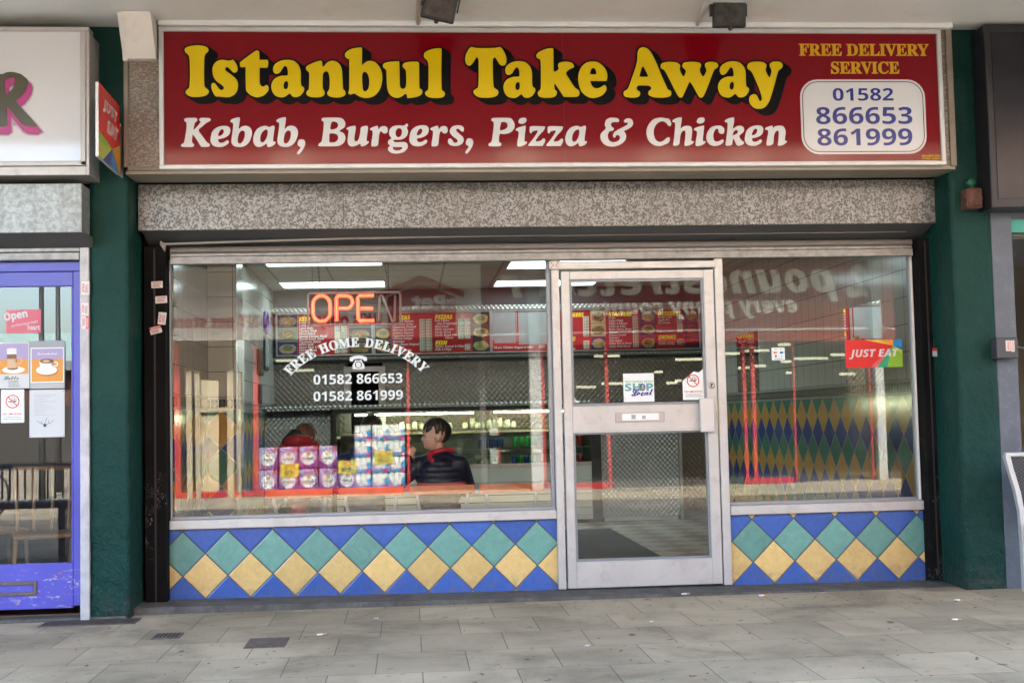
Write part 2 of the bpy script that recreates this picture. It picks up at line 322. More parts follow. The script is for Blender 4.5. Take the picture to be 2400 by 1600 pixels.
def glyph(tab, ch, crop, box=None):
    """loops of one letter on the sign plane; box = bounding box in that crop when the outline was traced elsewhere"""
    lp = [P(q) for q in tab[ch]]
    if box:
        a = np.array(lp[0]); mn, mx = a.min(0), a.max(0)
        lp = [[(box[0]+(x-mn[0])/(mx[0]-mn[0])*(box[2]-box[0]), box[1]+(y-mn[1])/(mx[1]-mn[1])*(box[3]-box[1])) for x, y in q] for q in lp]
    ox, oy, s = CROP[crop]
    return [[at(ox+x/s, oy+y/s, YS) for x, y in smooth(q, 3)] for q in lp]
# ================================================================ SETTING: ground
def slab_mat(name='paving_slabs', wid=.455, row=.52):
    k = N(name); br = k.n('ShaderNodeTexBrick'); va = k.n('ShaderNodeVectorMath', operation='ADD'); k.l(k.pos(), va.inputs[0]); va.inputs[1].default_value = (-1.18, .97, 0); k.l(va.outputs[0], br.inputs['Vector'])
    br.inputs['Scale'].default_value = 1; br.inputs['Brick Width'].default_value = wid; br.inputs['Row Height'].default_value = row
    br.inputs['Mortar Size'].default_value = .003; br.inputs['Mortar Smooth'].default_value = .3; br.offset = .5
    br.inputs['Color1'].default_value = (.40, .345, .245, 1); br.inputs['Color2'].default_value = (.31, .268, .19, 1); br.inputs['Mortar'].default_value = (.13, .11, .09, 1)
    sp = k.ramp(k.noise(170, 3, .7), [(.33, (.50, .49, .47)), (.46, (1, 1, 1)), (.62, (1.0, 1.0, 1.0)), (.72, (1.4, 1.36, 1.3))])
    c = k.mix(1, br.outputs['Color'], sp, 'MULTIPLY')
    st = k.ramp(k.noise(1.3, 6, .65, .5), [(.36, (.62, .60, .56)), (.5, (.95, .93, .9)), (.62, (1.1, 1.08, 1.05))]); c = k.mix(1, c, st, 'MULTIPLY')
    gum = k.ramp(k.noise(11, 2, .5), [(.665, 0.0), (.70, 1.0)]); c = k.mix(k.math('MULTIPLY', gum, .5), c, (.11, .1, .09))
    k.base(c); k.b.inputs['Roughness'].default_value = .8
    h = k.math('ADD', k.math('MULTIPLY', br.outputs['Fac'], -1.0), k.math('MULTIPLY', k.noise(130, 3, .6), .12)); k.bump(h, .5, .006)
    return k.m
g = G(); g.box(-14, 18, -30, -.36, -.2, 0)
pav = g.build('pavement', slab_mat()); pav['kind'] = 'structure'
g = G(); g.add([(-200, -250, -.02), (200, -250, -.02), (200, 60, -.02), (-200, 60, -.02)], [(0, 1, 2, 3)])
g.build('ground', mat('asphalt', (.06, .06, .06), .9))['kind'] = 'structure'
conc = mat('concrete_strip', (.075, .072, .068), .85, var=.35, vs=7, bump=.5, bs=60, bd=.006, dirt=.35, dcol=(.24, .22, .2), ds=22)
g = G(); ys = [(-1.80, -.36), (3.7, -.36), (3.7, .3), (-1.80, .3)]
g.prism([(-1.80, -.1), (3.69, -.1), (3.69, .006), (1.1, .024), (-1.80, .047)], -.36, .12)
g.build('doorstep_concrete', conc, kind='structure', label='worn dark concrete strip under the shop front')
g = G(); g.box(-6, -1.80, -.52, -.2, -.1, .02, bev=.006)
g.build('doorstep_left', conc, kind='structure')
# ================================================================ canopy (ceiling over the walkway) and the building above
paint = mat('soffit_paint', (.70, .71, .73), .55, var=.05, vs=2, bump=.12, bs=30, dirt=.25, dcol=(.42, .37, .34), ds=3)
can = thing('walkway_canopy', (1, -2, 3.8), 'pinkish white painted canopy ceiling over the shop fronts', 'canopy')
g = G(); g.box(-10, 12, -3.9, 0, 3.8, 4.05); g.box(-10, 12, -4.02, -3.9, 3.7, 4.3); g.build('soffit', paint, can)
g = G(); g.tube([(0.10, -.62, 3.783), (0.10, -3.8, 3.783)], .016, seg=8); g.build('conduit', paint, can)
g = G(); g.tube([(1.945, -.63, 3.783), (1.90, -1.1, 3.783), (1.75, -3.6, 3.783)], .016, seg=8); g.build('conduit', paint, can)
g = G(); g.box(-1.56, 3.69, -.66, -.60, 3.766, 3.799, bev=.005); g.build('cornice_strip', paint, can)
brick = None
def brick_mat(name, c1, c2, mo, sc=1):
    k = N(name); tc = k.n('ShaderNodeCombineXYZ'); sx = k.n('ShaderNodeSeparateXYZ'); k.l(k.pos(), sx.inputs[0]); k.l(k.math('ADD', sx.outputs[0], sx.outputs[1]), tc.inputs[0]); k.l(sx.outputs[2], tc.inputs[1])
    br = k.n('ShaderNodeTexBrick'); k.l(tc.outputs[0], br.inputs[0]); br.inputs['Scale'].default_value = 1; br.inputs['Brick Width'].default_value = .225*sc; br.inputs['Row Height'].default_value = .075*sc; br.inputs['Mortar Size'].default_value = .006
    for i, c in ((1, c1), (2, c2), (3, mo)): br.inputs[i].default_value = c4(c)
    k.base(br.outputs[0]); k.b.inputs['Roughness'].default_value = .85; return k.m
BRK = brick_mat('red_brick', (.25, .12, .08), (.19, .09, .065), (.31, .28, .25))
bl = thing('shop_building', (1, 4, 0), 'brick upper storey above the shop fronts', 'building')
g = G(); g.box(-10, 12, 0, .3, 4.05, 6.9); g.box(-10, 12, .3, 10, 6.7, 6.9); g.box(-10, -9.7, .3, 10, 0, 6.7); g.box(11.7, 12, .3, 10, 0, 6.7); g.box(-9.7, 11.7, 9.8, 10, 0, 6.7)
g.build('wall', BRK, bl)
g = G(); g.box(-1.8, 3.7, -.2, 0.3, 2.84, 3.8); g.box(-1.8, 3.7, .0, .3, 2.44, 2.84); g.box(-6, -1.8, -.4, 0, 2.5, 3.8); g.box(3.7, 9, -.4, 0, 2.5, 3.8); g.build('lintel', mat('dark_void', (.02, .02, .02), .9), bl)
# ================================================================ green pillars
def stucco():
    k = N('green_stucco_paint')
    c = k.ramp(k.noise(2.2, 5, .6, .3), [(.3, (.0035, .030, .025)), (.7, (.0065, .043, .035))])
    c = k.mix(k.ramp(k.noise(16, 6, .75), [(.66, 0.0), (.72, .55)]), c, (.022, .10, .08)); c = k.mix(k.ramp(k.noise(34, 7, .8), [(.70, 0.0), (.74, .6)]), c, (.16, .20, .18)); sz_ = k.n('ShaderNodeSeparateXYZ'); k.l(k.pos(), sz_.inputs[0]); c = k.mix(k.math('MULTIPLY', k.ramp(sz_.outputs[2], [(.0, 1.0), (.22, 0.0)]), k.ramp(k.noise(15, 6, .75), [(.42, 0.0), (.6, .7)])), c, (.05, .05, .042)); k.base(c)
    k.b.inputs['Roughness'].default_value = .55; k.b.inputs['Specular IOR Level'].default_value = .18
    sx = k.n('ShaderNodeSeparateXYZ'); k.l(k.pos(), sx.inputs[0])
    low = k.ramp(k.math('MULTIPLY', sx.outputs[2], .5), [(.1, 1.0), (.75, .35)])
    h = k.math('MULTIPLY', k.math('ADD', k.noise(26, 5, .65, .4), k.math('MULTIPLY', k.noise(7, 3, .5, .3), 1.5)), low); k.bump(h, .85, .03)
    return k.m
STU = stucco()
def pillar(x0, x1, label):
    bm = bmesh.new(); nx, ny, nz = 8, 14, 90
    def grid(o, a, b, n1, n2):
        vs = [[bm.verts.new(Vector(o)+Vector(a)*i/n1+Vector(b)*j/n2) for j in range(n2+1)] for i in range(n1+1)]
        for i in range(n1):
            for j in range(n2): bm.faces.new((vs[i][j], vs[i+1][j], vs[i+1][j+1], vs[i][j+1]))
    w_, d_, h_ = x1-x0, .52, 3.8
    grid((x0, -.5, 0), (w_, 0, 0), (0, 0, h_), nx, nz); grid((x1, -.5, 0), (0, d_, 0), (0, 0, h_), ny, nz); grid((x0, .02, 0), (0, -d_, 0), (0, 0, h_), ny, nz)
    bmesh.ops.remove_doubles(bm, verts=bm.verts[:], dist=1e-4)
    from mathutils import noise as mn
    for v in bm.verts:
        q = mn.noise(v.co*6)*.006+mn.noise(v.co*19)*.003
        q *= 1.5 if v.co.z < .6 else 1; v.co += Vector((q*.6, q, 0))
    me = bpy.data.meshes.new('green_pillar'); lo = Vector(((x0+x1)/2, -.24, 0))
    for v in bm.verts: v.co -= lo
    bm.to_mesh(me); bm.free(); me.materials.append(STU)
    for p in me.polygons: p.use_smooth = True
    o = bpy.data.objects.new('green_pillar', me); COL.objects.link(o); o.location = lo; WL[o.name] = lo
    tag(o, label, 'pillar', 'green rendered pillars')
pillar(-2.025, -1.785, 'dark green rendered pillar beside the purple door')
pillar(3.69, 3.965, 'dark green rendered pillar carrying the rusty box')
# ================================================================ mosaic fascia, soffit
def mosaic_mat():
    k = N('mosaic_chips'); sx = k.n('ShaderNodeSeparateXYZ'); k.l(k.pos(), sx.inputs[0]); cb = k.n('ShaderNodeCombineXYZ'); k.l(sx.outputs[0], cb.inputs[0]); k.l(sx.outputs[2], cb.inputs[1])
    br = k.n('ShaderNodeTexBrick'); k.l(cb.outputs[0], br.inputs[0]); br.inputs['Scale'].default_value = 1; br.inputs['Brick Width'].default_value = .026; br.inputs['Row Height'].default_value = .0125; br.inputs['Mortar Size'].default_value = .0008
    br.inputs['Color1'].default_value = (.10, .075, .058, 1); br.inputs['Color2'].default_value = (.46, .40, .33, 1); br.inputs['Mortar'].default_value = (.1, .08, .065, 1); br.inputs['Bias'].default_value = -.45; br.offset = .37
    c = k.mix(.55, br.outputs[0], k.ramp(k.noise(55, 2, .5, sc=(1, 1, 1.8)), [(.45, (.12, .09, .07)), (.62, (.36, .31, .26))])); k.base(c); k.b.inputs['Roughness'].default_value = .35; return k.m
fb = thing('sign_fascia', (1, -.4, 2.84), 'mosaic chip fascia box behind the red shop sign', 'fascia')
g = G(); g.box(-1.775, 3.69, -.60, -.2, 2.845, 3.795); g.build('mosaic_panel', mosaic_mat(), fb)
TRIM = mat('taupe_trim', (.19, .16, .13), .5, .2, dirt=.4, ds=8)
g = G()
for a in ((-1.785, -1.755, 2.835, 3.795), (3.655, 3.698, 2.835, 3.795)): g.box(a[0], a[1], -.615, -.598, a[2], a[3], bev=.003)
g.box(-1.785, -1.56, -.615, -.598, 2.835, 2.862, bev=.003); g.build('edge_trim', TRIM, fb)
g = G(); g.box(-1.775, 3.69, -.60, -.31, 2.815, 2.843); g.build('underside_board', mat('soffit_board', (.27, .235, .19), .55, var=.15, vs=2, dirt=.45, dcol=(.16, .11, .07), ds=4, dsc=(.5, 3, 1)), fb)
# white boxed bracket from the ceiling
wb = thing('ceiling_bracket', (-1.67, -.7, 3.55), 'white painted boxed bracket dropping from the canopy beside the sign', 'bracket')
g = G(); g.prism([(-.60, 3.545), (-.66, 3.545), (-.83, 3.797), (-.60, 3.797)], -1.752, -1.572, axis='x'); g.build('casing', mat('bracket_white', (.66, .62, .6), .5, dirt=.2), wb)
g = G(); g.prism([(-.598, 3.54), (-.64, 3.54), (-.66, 3.60), (-.80, 3.80), (-.60, 3.80)], -1.782, -1.753, axis='x'); g.build('side_board', mat('bracket_white', (1, 1, 1)), wb)
# ================================================================ the red shop sign
sg = thing('shop_sign', (1.03, YS, 2.84), 'long red shop sign with fat yellow lettering and white italics', 'sign')
RED = mat('red_sign_acrylic', (.165, .002, .007), .10, spec=.24, bump=.02, bs=3)
X0, X1, Z0, Z1 = -1.56, 3.615, 2.838, 3.762
g = G(); g.box(X0+.03, X1-.03, YS, YS+.06, Z0+.03, Z1-.03); g.build('panel', RED, sg)
FRM = mat('sign_frame_aluminium', (.52, .53, .54), .4, .25, dirt=.35, dcol=(.30, .25, .19), ds=7)
g = G(); fw = .030
g.box(X0, X1, YS-.018, YS+.04, Z1-fw, Z1, bev=.004); g.box(X0, X1, YS-.018, YS+.04, Z0, Z0+fw, bev=.004)
g.box(X0, X0+fw, YS-.016, YS+.04, Z0+fw-.002, Z1-fw+.002, bev=.004); g.box(X1-fw, X1, YS-.016, YS+.04, Z0+fw-.002, Z1-fw+.002, bev=.004)
g.box(X0, X1, YS+.041, YS+.10, Z0-.012, Z1); g.build('frame', FRM, sg)
g = G(); g.box(1.045, 1.047, YS-.0014, YS, Z0+fw, Z1-fw); g.build('panel_joint', mat('joint_dark_red', (.08, .004, .01), .5), sg)
HEAD = [('I', '1', None), ('s', '1', None), ('t', '1', None), ('a', '2', None), ('n', '2', None), ('b', '3', None), ('u', '3', None), ('l', '3', None), ('T', '4', None), ('a', '4', (903, 492, 1580, 1272)),
        ('k', '5', None), ('e', '5', None), ('A', '6', None), ('w', '6', None), ('a', '7', (370, 475, 1003, 1215)), ('y', '7', None)]
YEL = mat('yellow_vinyl', (.62, .45, .002), .22, spec=.25); INK = mat('black_vinyl', (.003, .003, .003), .4, spec=.1)
g = G(); gs = G()
for ch, cr, bx in HEAD:
    lp = glyph(GZ, ch, cr, bx); g.flat(outline(lp), FY(YS-.0042))
    fat = outline(lp[:1])
    for q in range(9):
        t = q/8
        for k_ in range(8): ox, oz = .0115*math.cos(k_*math.pi/4), .0115*math.sin(k_*math.pi/4); gs.flat(fat, (lambda x, z: (x+t*.050+ox, YS-.0012-.0002*(8-q)-.00002*k_, z-t*.035+oz)))
hm = gs.build('headline_shadow', INK, sg, label='black drop shadow of the yellow lettering'); g.build('headline_lettering', YEL, sg, label='fat yellow letters reading Istanbul Take Away')
LINE = [('K', 'A', 0), ('e', 'A', 0), ('b', 'A', 0), ('a', 'A', 0), ('b', 'A', (1768, 78, 2148, 607)), (',', 'A', 0), ('B', 'B', 0), ('u', 'B', 0), ('r', 'B', 0), ('g', 'B', 0), ('e', 'B', (1392, 180, 1670, 485)), ('r', 'B', (1695, 187, 1945, 487)), ('s', 'B', 0), (',', 'B', (2200, 370, 2315, 590)),
        ('P', 'C', 0), ('.', 'C', 0), ('i', 'C', 0), ('z', 'C', 0), ('z', 'C', (954, 205, 1206, 507)), ('a', 'C', (1243, 198, 1568, 512)), ('&', 'C', 0), ('C', 'D', 0), ('h', 'D', 0), ('.', 'D', (870, 70, 988, 165)), ('i', 'D', (830, 196, 998, 508)), ('c', 'D', 0), ('k', 'D', 0), ('e', 'D', (1607, 192, 1888, 505)), ('n', 'D', 0)]
SW = mat('white_sign_vinyl', (.57, .57, .60), .22, spec=.4)
for ia, ib in ((0, 6), (6, 14), (14, 20), (20, 21), (21, 29)):
    g = G()
    for ch, cr, bx in LINE[ia:ib]: g.flat(outline(glyph(GY, ch, cr, bx or None)), FY(YS-.0015))
    g.build('menu_word', SW, sg)
def ptext(gg, t, mode, px0, py0, px1, py1, Y, off, offset=0, shear=0, m=0, dy=.0015):
    """lettering fitted between two photo pixels of the plane Y"""
    a = at(px0, py1, Y); b = at(px1, py0, Y); gg.flat(fit(text(t, mode, offset, shear), a[0], a[1], b[0], b[1]), FY(Y-off), m)
g = G()
ptext(g, 'FREE DELIVERY', 'serif', 1873, 104, 2176, 132, YS, .0015, .018)
ptext(g, 'SERVICE', 'serif', 1948, 145, 2107, 174, YS, .0015, .018)
g.build('delivery_lettering', mat('amber_vinyl', (.55, .30, .004), .25), sg)
a = at(1880, 362, YS); b = at(2166, 187, YS)
g = G(); g.flat(sheet(rrect(a[0], a[1], b[0], b[1], .12)), FY(YS-.0012), 0); g.flat(outline([rrect(a[0]+.013, a[1]+.013, b[0]-.013, b[1]-.013, .108), rrect(a[0]+.019, a[1]+.019, b[0]-.019, b[1]-.019, .102)]), FY(YS-.0024), 1)
pp_ = g.build('phone_panel', [SW, mat('dark_red_line', (.09, .004, .012), .4)], sg)
for tq in (('01582', 1952, 207, 2093, 237), ('866653', 1913, 251, 2137, 292), ('861999', 1916, 301, 2137, 342)):
    g = G(); ptext(g, tq[0], 'sans', *tq[1:], YS, .0028); g.build('phone_number', mat('navy_vinyl', (.010, .018, .19), .25), pp_)
g = G(); ptext(g, 'GALASSO SIGNS', 'sans', 2160, 363, 2208, 368, YS, .0015); ptext(g, '01582 459560', 'sans', 2161, 370, 2208, 374, YS, .0015); g.build('maker_mark', YEL, sg)
# ================================================================ roller shutter
def speck(name, a, b, sc=46, lo=.46, hi=.54, rust=.0):
    k = N(name); f = k.noise(sc, 2.5, .6, .7)
    c = k.ramp(f, [(lo, a), (hi, b)]); c = k.mix(k.ramp(k.noise(2.5, 5, .6), [(.35, .28), (.65, 0.0)]), c, (.13, .12, .11)); c = k.mix(k.ramp(k.noise(5, 4, .6, 0, sc=(3, 1, .25)), [(.50, 0.0), (.68, .42)]), c, (.12, .105, .085)); 
    c = k.mix(k.math('MULTIPLY', k.ramp(k.noise(14, 6, .75), [(.6, 0.0), (.75, 1.0)]), rust), c, (.13, .07, .035)); k.base(c)
    k.b.inputs['Roughness'].default_value = .42; k.b.inputs['Metallic'].default_value = .25; return k.m
SPK = speck('speckled_shutter_housing', (.09, .087, .083), (.31, .31, .31), sc=74, rust=.25)
rs = thing('roller_shutter', (1, -.2, 2.2), 'speckled roller shutter housing above the shop window', 'roller shutter')
bx0, bx1 = -1.775, 3.706
g = G(); g.box(bx0, bx1, -.25, .0, 2.505, 2.815, bev=.004); g.build('housing', SPK, rs)
g = G()
for x in (-.42, 2.32): g.box(x-.0015, x+.0015, -.2512, -.25, 2.51, 2.82)
g.build('housing_seam', BLACK, rs)
g = G(); g.prism([(-.246, 2.503), (0.03, 2.41), (0.03, 2.503)], bx0+.03, bx1-.03, axis='x'); g.build('housing_underside', mat('shutter_dark_grey', (.075, .077, .08), .6, dirt=.3, dcol=(.1, .09, .08)), rs)
sag = [(bx0+.12, 2.424)]+[(bx0+.12+(bx1-bx0-.3)*i/12, 2.424+.036*math.sin(math.pi*min(1, i/6)/2)*(1 if i < 9 else 1)) for i in range(1, 13)]
g = G()
for (xa, za), (xb, zb) in zip(sag, sag[1:]): g.prism([(xa, za), (xb, zb), (xb, zb+.014), (xa, za+.014)], -.13, -.10)
g.prism([(bx0+.155, 2.375), (bx0+.16, 2.425), (bx0+.125, 2.455), (bx0+.12, 2.43)], -.14, -.137); g.build('loose_trim', mat('bare_edge_metal', (.13, .115, .105), .4, .5, dirt=.5), rs)
GALV = mat('galvanised_bar', (.26, .25, .24), .45, .3, var=.25, vs=20, dirt=.45, dcol=(.12, .10, .09), ds=12, bump=.1, bs=60)
g = G()
g.prism([(-.05+.024*math.cos(t), 2.398+.024*math.sin(t)) for t in np.linspace(0, 2*math.pi, 12, endpoint=False)], -1.60, 3.59, axis='x'); g.build('bottom_roll', mat('roll_brown_metal', (.19, .165, .15), .4, .3, dirt=.3), rs)
g = G(); g.box(-1.60, 3.592, -.065, -.03, 2.353, 2.375, bev=.004); g.box(-1.60, 3.592, -.075, -.02, 2.30, 2.352, bev=.004); g.build('end_slat', GALV, rs)
def scratched():
    k = N('scratched_black_paint'); c = k.ramp(k.noise(3, 4), [(.3, (.003, .003, .0035)), (.75, (.010, .008, .008))])
    wv = k.ramp(k.noise(9, 2, .5, 2.2, sc=(2.5, 1, 1)), [(.485, 0.0), (.497, 1.0), (.503, 1.0), (.515, 0.0)]); sx = k.n('ShaderNodeSeparateXYZ'); k.l(k.pos(), sx.inputs[0])
    low = k.ramp(sx.outputs[2], [(.15, .6), (1.0, .35), (1.0, 0.0)]); pt = k.ramp(k.noise(5, 4, .6, sc=(1, 1, 1)), [(.56, 0.0), (.63, 1.0)])
    k.base(k.mix(k.math('MULTIPLY', k.math('MULTIPLY', wv, low), pt), c, (.45, .43, .42))); k.b.inputs['Roughness'].default_value = .75; k.b.inputs['Specular IOR Level'].default_value = .1; k.bump(k.noise(40, 4), .2, .004); return k.m
SCR = scratched()
def post(x0, x1, xg):
    g = G(); g.box(x0, x1, -.12, .06, .03, 2.42, bev=.004)
    g.box(xg-.006, xg+.006, -.1215, -.12, .05, 2.40, 1); return g.build('guide_post', [SCR, BLACK], rs)
post(-1.765, -1.625, -1.695); post(3.612, 3.70, 3.66)
# ================================================================ shop front: windows, door
def frame_rect(g, x0, x1, z0, z1, w, y0, y1, bev=.003, wl=None, wr=None, wb=None, wt=None):
    wl = wl or w; wr = wr or w; wb = wb or w; wt = wt or w
    g.box(x0, x0+wl, y0, y1, z0, z1, bev=bev); g.box(x1-wr, x1, y0, y1, z0, z1, bev=bev)
    g.box(x0+wl, x1-wr, y0+.001, y1, z0, z0+wb, bev=bev); g.box(x0+wl, x1-wr, y0+.001, y1, z1-wt, z1, bev=bev)
def pane(x0, x1, z0, z1, y, parent, tilt=0, label=None, m=None):
    nx, nz = max(6, int((x1-x0)/.09)), max(6, int((z1-z0)/.09)); g = G(); V = []      # float glass: a few tenths of a millimetre out of true
    for i in range(nx+1):
        for j in range(nz+1):
            x, z = x0+(x1-x0)*i/nx, z0+(z1-z0)*j/nz; V.append((x, y+.00022*math.sin(x*2.3+z*1.1+1)+.00016*math.sin(z*3.1-x*1.3)+.00004*math.sin(x*6.5+z*2), z))
    g.add(V, [(i*(nz+1)+j, (i+1)*(nz+1)+j, (i+1)*(nz+1)+j+1, i*(nz+1)+j+1) for i in range(nx) for j in range(nz)], 0, True)
    o = g.build('glass', m or GL, parent); return o
XL0, XL1, XR0, XR1 = -1.625, 1.0, 2.215, 3.612
wn = thing('shop_window', (-.3, 0, .5), 'wide left shop window with the neon sign and delivery lettering', 'window', 'aluminium shop windows')
g = G(); frame_rect(g, XL0+.003, XL1-.002, .575, 2.34, .02, .0, .05, wl=.012, wr=.028, wb=.02, wt=.03); g.build('frame', mat('frame_grey', (.30, .31, .33), .4, .3), wn)
g = G(); g.box(XL0+.004, XL1-.001, -.045, .06, .512, .575, bev=.004); g.build('sill', ALU, wn)
pane(XL0+.015, XL1-.03, .595, 2.315, .03, wn)
wr_ = thing('shop_window', (2.9, 0, .5), 'right hand shop window with a food delivery sticker', 'window', 'aluminium shop windows')
g = G(); frame_rect(g, XR0+.003, XR1-.004, .567, 2.34, .02, .0, .05, wl=.010, wr=.022, wb=.022, wt=.03); g.build('frame', MC['frame_grey'], wr_)
g = G(); g.box(XR0+.004, XR1-.003, -.045, .06, .502, .567, bev=.004); g.build('sill', ALU, wr_)
g = G(); g.box(3.592, 3.606, -.012, .05, .57, 2.33, bev=.002); g.build('edge_strip', mat('white_edge', (.7, .66, .63), .5), wr_)
pane(XR0+.015, XR1-.025, .589, 2.315, .03, wr_)
df = thing('door_frame', (1.6, 0, .02), 'pale aluminium frame and fanlight around the shop door', 'door frame')
g = G(); g.box(1.0, 1.055, -.05, .07, .03, 2.345, bev=.004); g.box(2.155, 2.215, -.05, .07, .022, 2.345, bev=.004); g.build('jamb', ALU, df)
g = G(); g.box(1.03, 2.165, -.065, .05, 2.235, 2.285, bev=.004); g.build('transom', ALU, df)
g = G(); g.box(.985, 1.062, -.072, -.066, 2.235, 2.29, bev=.002)
for q, r in ((1.0, 2.278), (1.045, 2.278), (1.0, 2.247), (1.045, 2.247), (1.012, 2.262), (1.035, 2.262)): g.lathe([(.004, 0), (.004, -.004)], (q, -.072, r), 'y', 1, 8)
g.build('hinge_plate', [mat('plate_metal', (.45, .42, .41), .4, .5), BLACK], df)
g = G(); g.box(1.056, 1.064, -.03, .05, 2.285, 2.345); g.box(2.146, 2.154, -.03, .05, 2.285, 2.345); g.box(1.056, 2.154, -.03, .05, 2.286, 2.292); g.build('fanlight_bead', BLACK, df)
pane(1.064, 2.146, 2.292, 2.34, .03, df)
dr = thing('shop_door', (1.6, 0, .03), 'pale aluminium shop door with glass above and below a mid rail', 'door')
dx0, dx1, dz0, dz1 = 1.066, 2.146, .034, 2.222
a0, a1 = dx0+.068, dx1-.082; zt = dz1-.062; zm1, zm0, zb = 1.405-.02, 1.215, .235
g = G(); y0, y1 = -.055, -.005
g.box(dx0, dx0+.06, y0, y1, dz0, dz1, bev=.004); g.box(dx1-.072, dx1, y0, y1, dz0, dz1, bev=.004)
g.box(dx0+.06, dx1-.072, y0+.001, y1, dz1-.06, dz1, bev=.004); g.box(dx0+.06, dx1-.072, y0+.001, y1, dz0, .215, bev=.004)
g.build('leaf_frame', ALU, dr)
zr0, zr1 = at(1500, 1010, -.05)[1], at(1500, 948, -.05)[1]
g = G(); g.box(dx0+.06, dx1-.072, y0+.001, y1, zr0, zr1, bev=.004); g.box(dx0+.062, dx1-.074, y0-.004, y0, zr0-.004, zr0+.012, bev=.002); g.build('mid_rail', ALU, dr)
BEAD = mat('bead_grey', (.22, .235, .26), .4, .2)
for (q0, q1) in ((zr1, dz1-.06), (.215, zr0)):
    g = G(); frame_rect(g, dx0+.06, dx1-.072, q0, q1, .016, -.045, -.012, bev=.002); g.build('glazing_bead', BEAD, dr)
    pane(dx0+.076, dx1-.088, q0+.016, q1-.016, -.03, dr)
lp0 = at(1443, 990, -.06); lp1 = at(1557, 964, -.06)
g = G(); g.box(lp0[0], lp1[0], -.062, -.054, lp0[1], lp1[1], 0, bev=.002); i0 = at(1458, 986, -.06); i1 = at(1544, 967, -.06); g.box(i0[0], i1[0], -.068, -.061, i0[1], i1[1], 1, bev=.003)
lb = g.build('letter_plate', [mat('plate_taupe', (.42, .37, .36), .5, .2), mat('flap_white', (.8, .8, .8), .3, .3)], dr)
g = G(); g.box(lp0[0]+.11, lp0[0]+.14, -.0695, -.0685, lp0[1]+.022, lp0[1]+.052); g.box(lp0[0]+.185, lp0[0]+.21, -.0695, -.0685, lp0[1]+.022, lp0[1]+.045); g.build('sticker_residue', mat('residue', (.25, .36, .38), .6), lb)
h0 = at(1641, 1012, -.08); h1 = at(1671, 932, -.08)
g = G(); g.box(h0[0], h1[0], -.115, -.075, h0[1], h1[1], bev=.004); g.box(h0[0]+.02, h1[0]-.02, -.08, -.054, h0[1]+.05, h0[1]+.08); g.box(h0[0]+.02, h1[0]-.02, -.08, -.054, h1[1]-.08, h1[1]-.05); g.build('pull_handle', mat('handle_aluminium', (.54, .53, .525), .38, .3), dr)
lk = at(1668, 903, -.055); g = G(); g.lathe([(.022, 0), (.022, -.006), (.018, -.010), (.012, -.011), (.011, -.008)], (lk[0], -.055, lk[1]), 'y', 0, 18); g.box(lk[0]-.002, lk[0]+.002, -.066, -.063, lk[1]-.008, lk[1]+.006, 1); g.build('lock_cylinder', [mat('lock_steel', (.4, .39, .38), .25, .9), BLACK], dr)
# ================================================================ diamond tiles
def diamond_mat(name, x0, z0, d, axis='X', cols=None, grout=(.055, .06, .075), gw=.018, dz=None):
    """square tiles set on their corner; colour cycles with the row"""
    k = N(name); sx = k.n('ShaderNodeSeparateXYZ'); k.l(k.pos(), sx.inputs[0])
    u = k.math('DIVIDE', k.math('SUBTRACT', sx.outputs[axis], x0), d); v = k.math('DIVIDE', k.math('SUBTRACT', sx.outputs['Z'], z0), dz or d)
    p = k.math('ADD', u, v); q = k.math('SUBTRACT', v, u); fp = k.math('FLOOR', p); fq = k.math('FLOOR', q)
    row = k.math('MODULO', k.math('ADD', k.math('ADD', fp, fq), 300), 3)
    c = k.mix(k.math('GREATER_THAN', row, .5), cols[0], cols[1]); c = k.mix(k.math('GREATER_THAN', row, 1.5), c, cols[2])
    cb = k.n('ShaderNodeCombineXYZ'); k.l(fp, cb.inputs[0]); k.l(fq, cb.inputs[1]); wn_ = k.n('ShaderNodeTexWhiteNoise', noise_dimensions='2D'); k.l(cb.outputs[0], wn_.inputs['Vector'])
    tone = k.math('ADD', k.math('MULTIPLY', wn_.outputs[0], .24), .88)
    mar = k.ramp(k.noise(13, 5, .6, 1.5), [(.3, .90), (.72, 1.14)]); 
    hs = k.n('ShaderNodeHueSaturation'); k.l(c, hs.inputs['Color']); k.l(k.math('MULTIPLY', tone, mar), hs.inputs['Value']); c = hs.outputs[0]
    e = lambda f: k.math('MINIMUM', k.math('FRACT', f), k.math('SUBTRACT', 1, k.math('FRACT', f)))
    ed = k.math('MINIMUM', e(p), e(q)); gm = k.math('LESS_THAN', ed, gw); c = k.mix(gm, c, grout)
    dm = k.ramp(k.noise(30, 6, .7), [(.60, 0.0), (.72, .7)]); c = k.mix(k.math('MULTIPLY', dm, k.math('LESS_THAN', ed, gw*3)), c, (.09, .08, .07)); gz = k.math('MULTIPLY', k.ramp(k.math('DIVIDE', sx.outputs['Z'], .5), [(.05, 1.0), (.32, 0.0)]), k.ramp(k.noise(12, 7, .75, .4), [(.44, 0.0), (.66, .75)])); c = k.mix(gz, c, (.13, .12, .11)); k.base(c)
    k.l(k.math('ADD', k.math('MULTIPLY', gm, .5), .17), k.b.inputs['Roughness']); k.b.inputs['Specular IOR Level'].default_value = .45
    edge = k.ramp(ed, [(gw*.8, 0.0), (gw*2.6, 1.0)]); k.bump(k.math('ADD', edge, k.math('MULTIPLY', k.noise(9, 3, .5, .8), .8)), .35, .006); return k.m
BLU, YLW, GRN = (.042, .105, .375, 1), (.58, .42, .17, 1), (.125, .28, .245, 1)
def tiled(x0, x1, z0, z1, m, label):
    g = G(); g.box(x0, x1, -.012, .06, z0, z1, 0); o = g.build('tiled_panel', m); tag(o, label, 'tiled panel', 'diamond tiled panels under the windows')
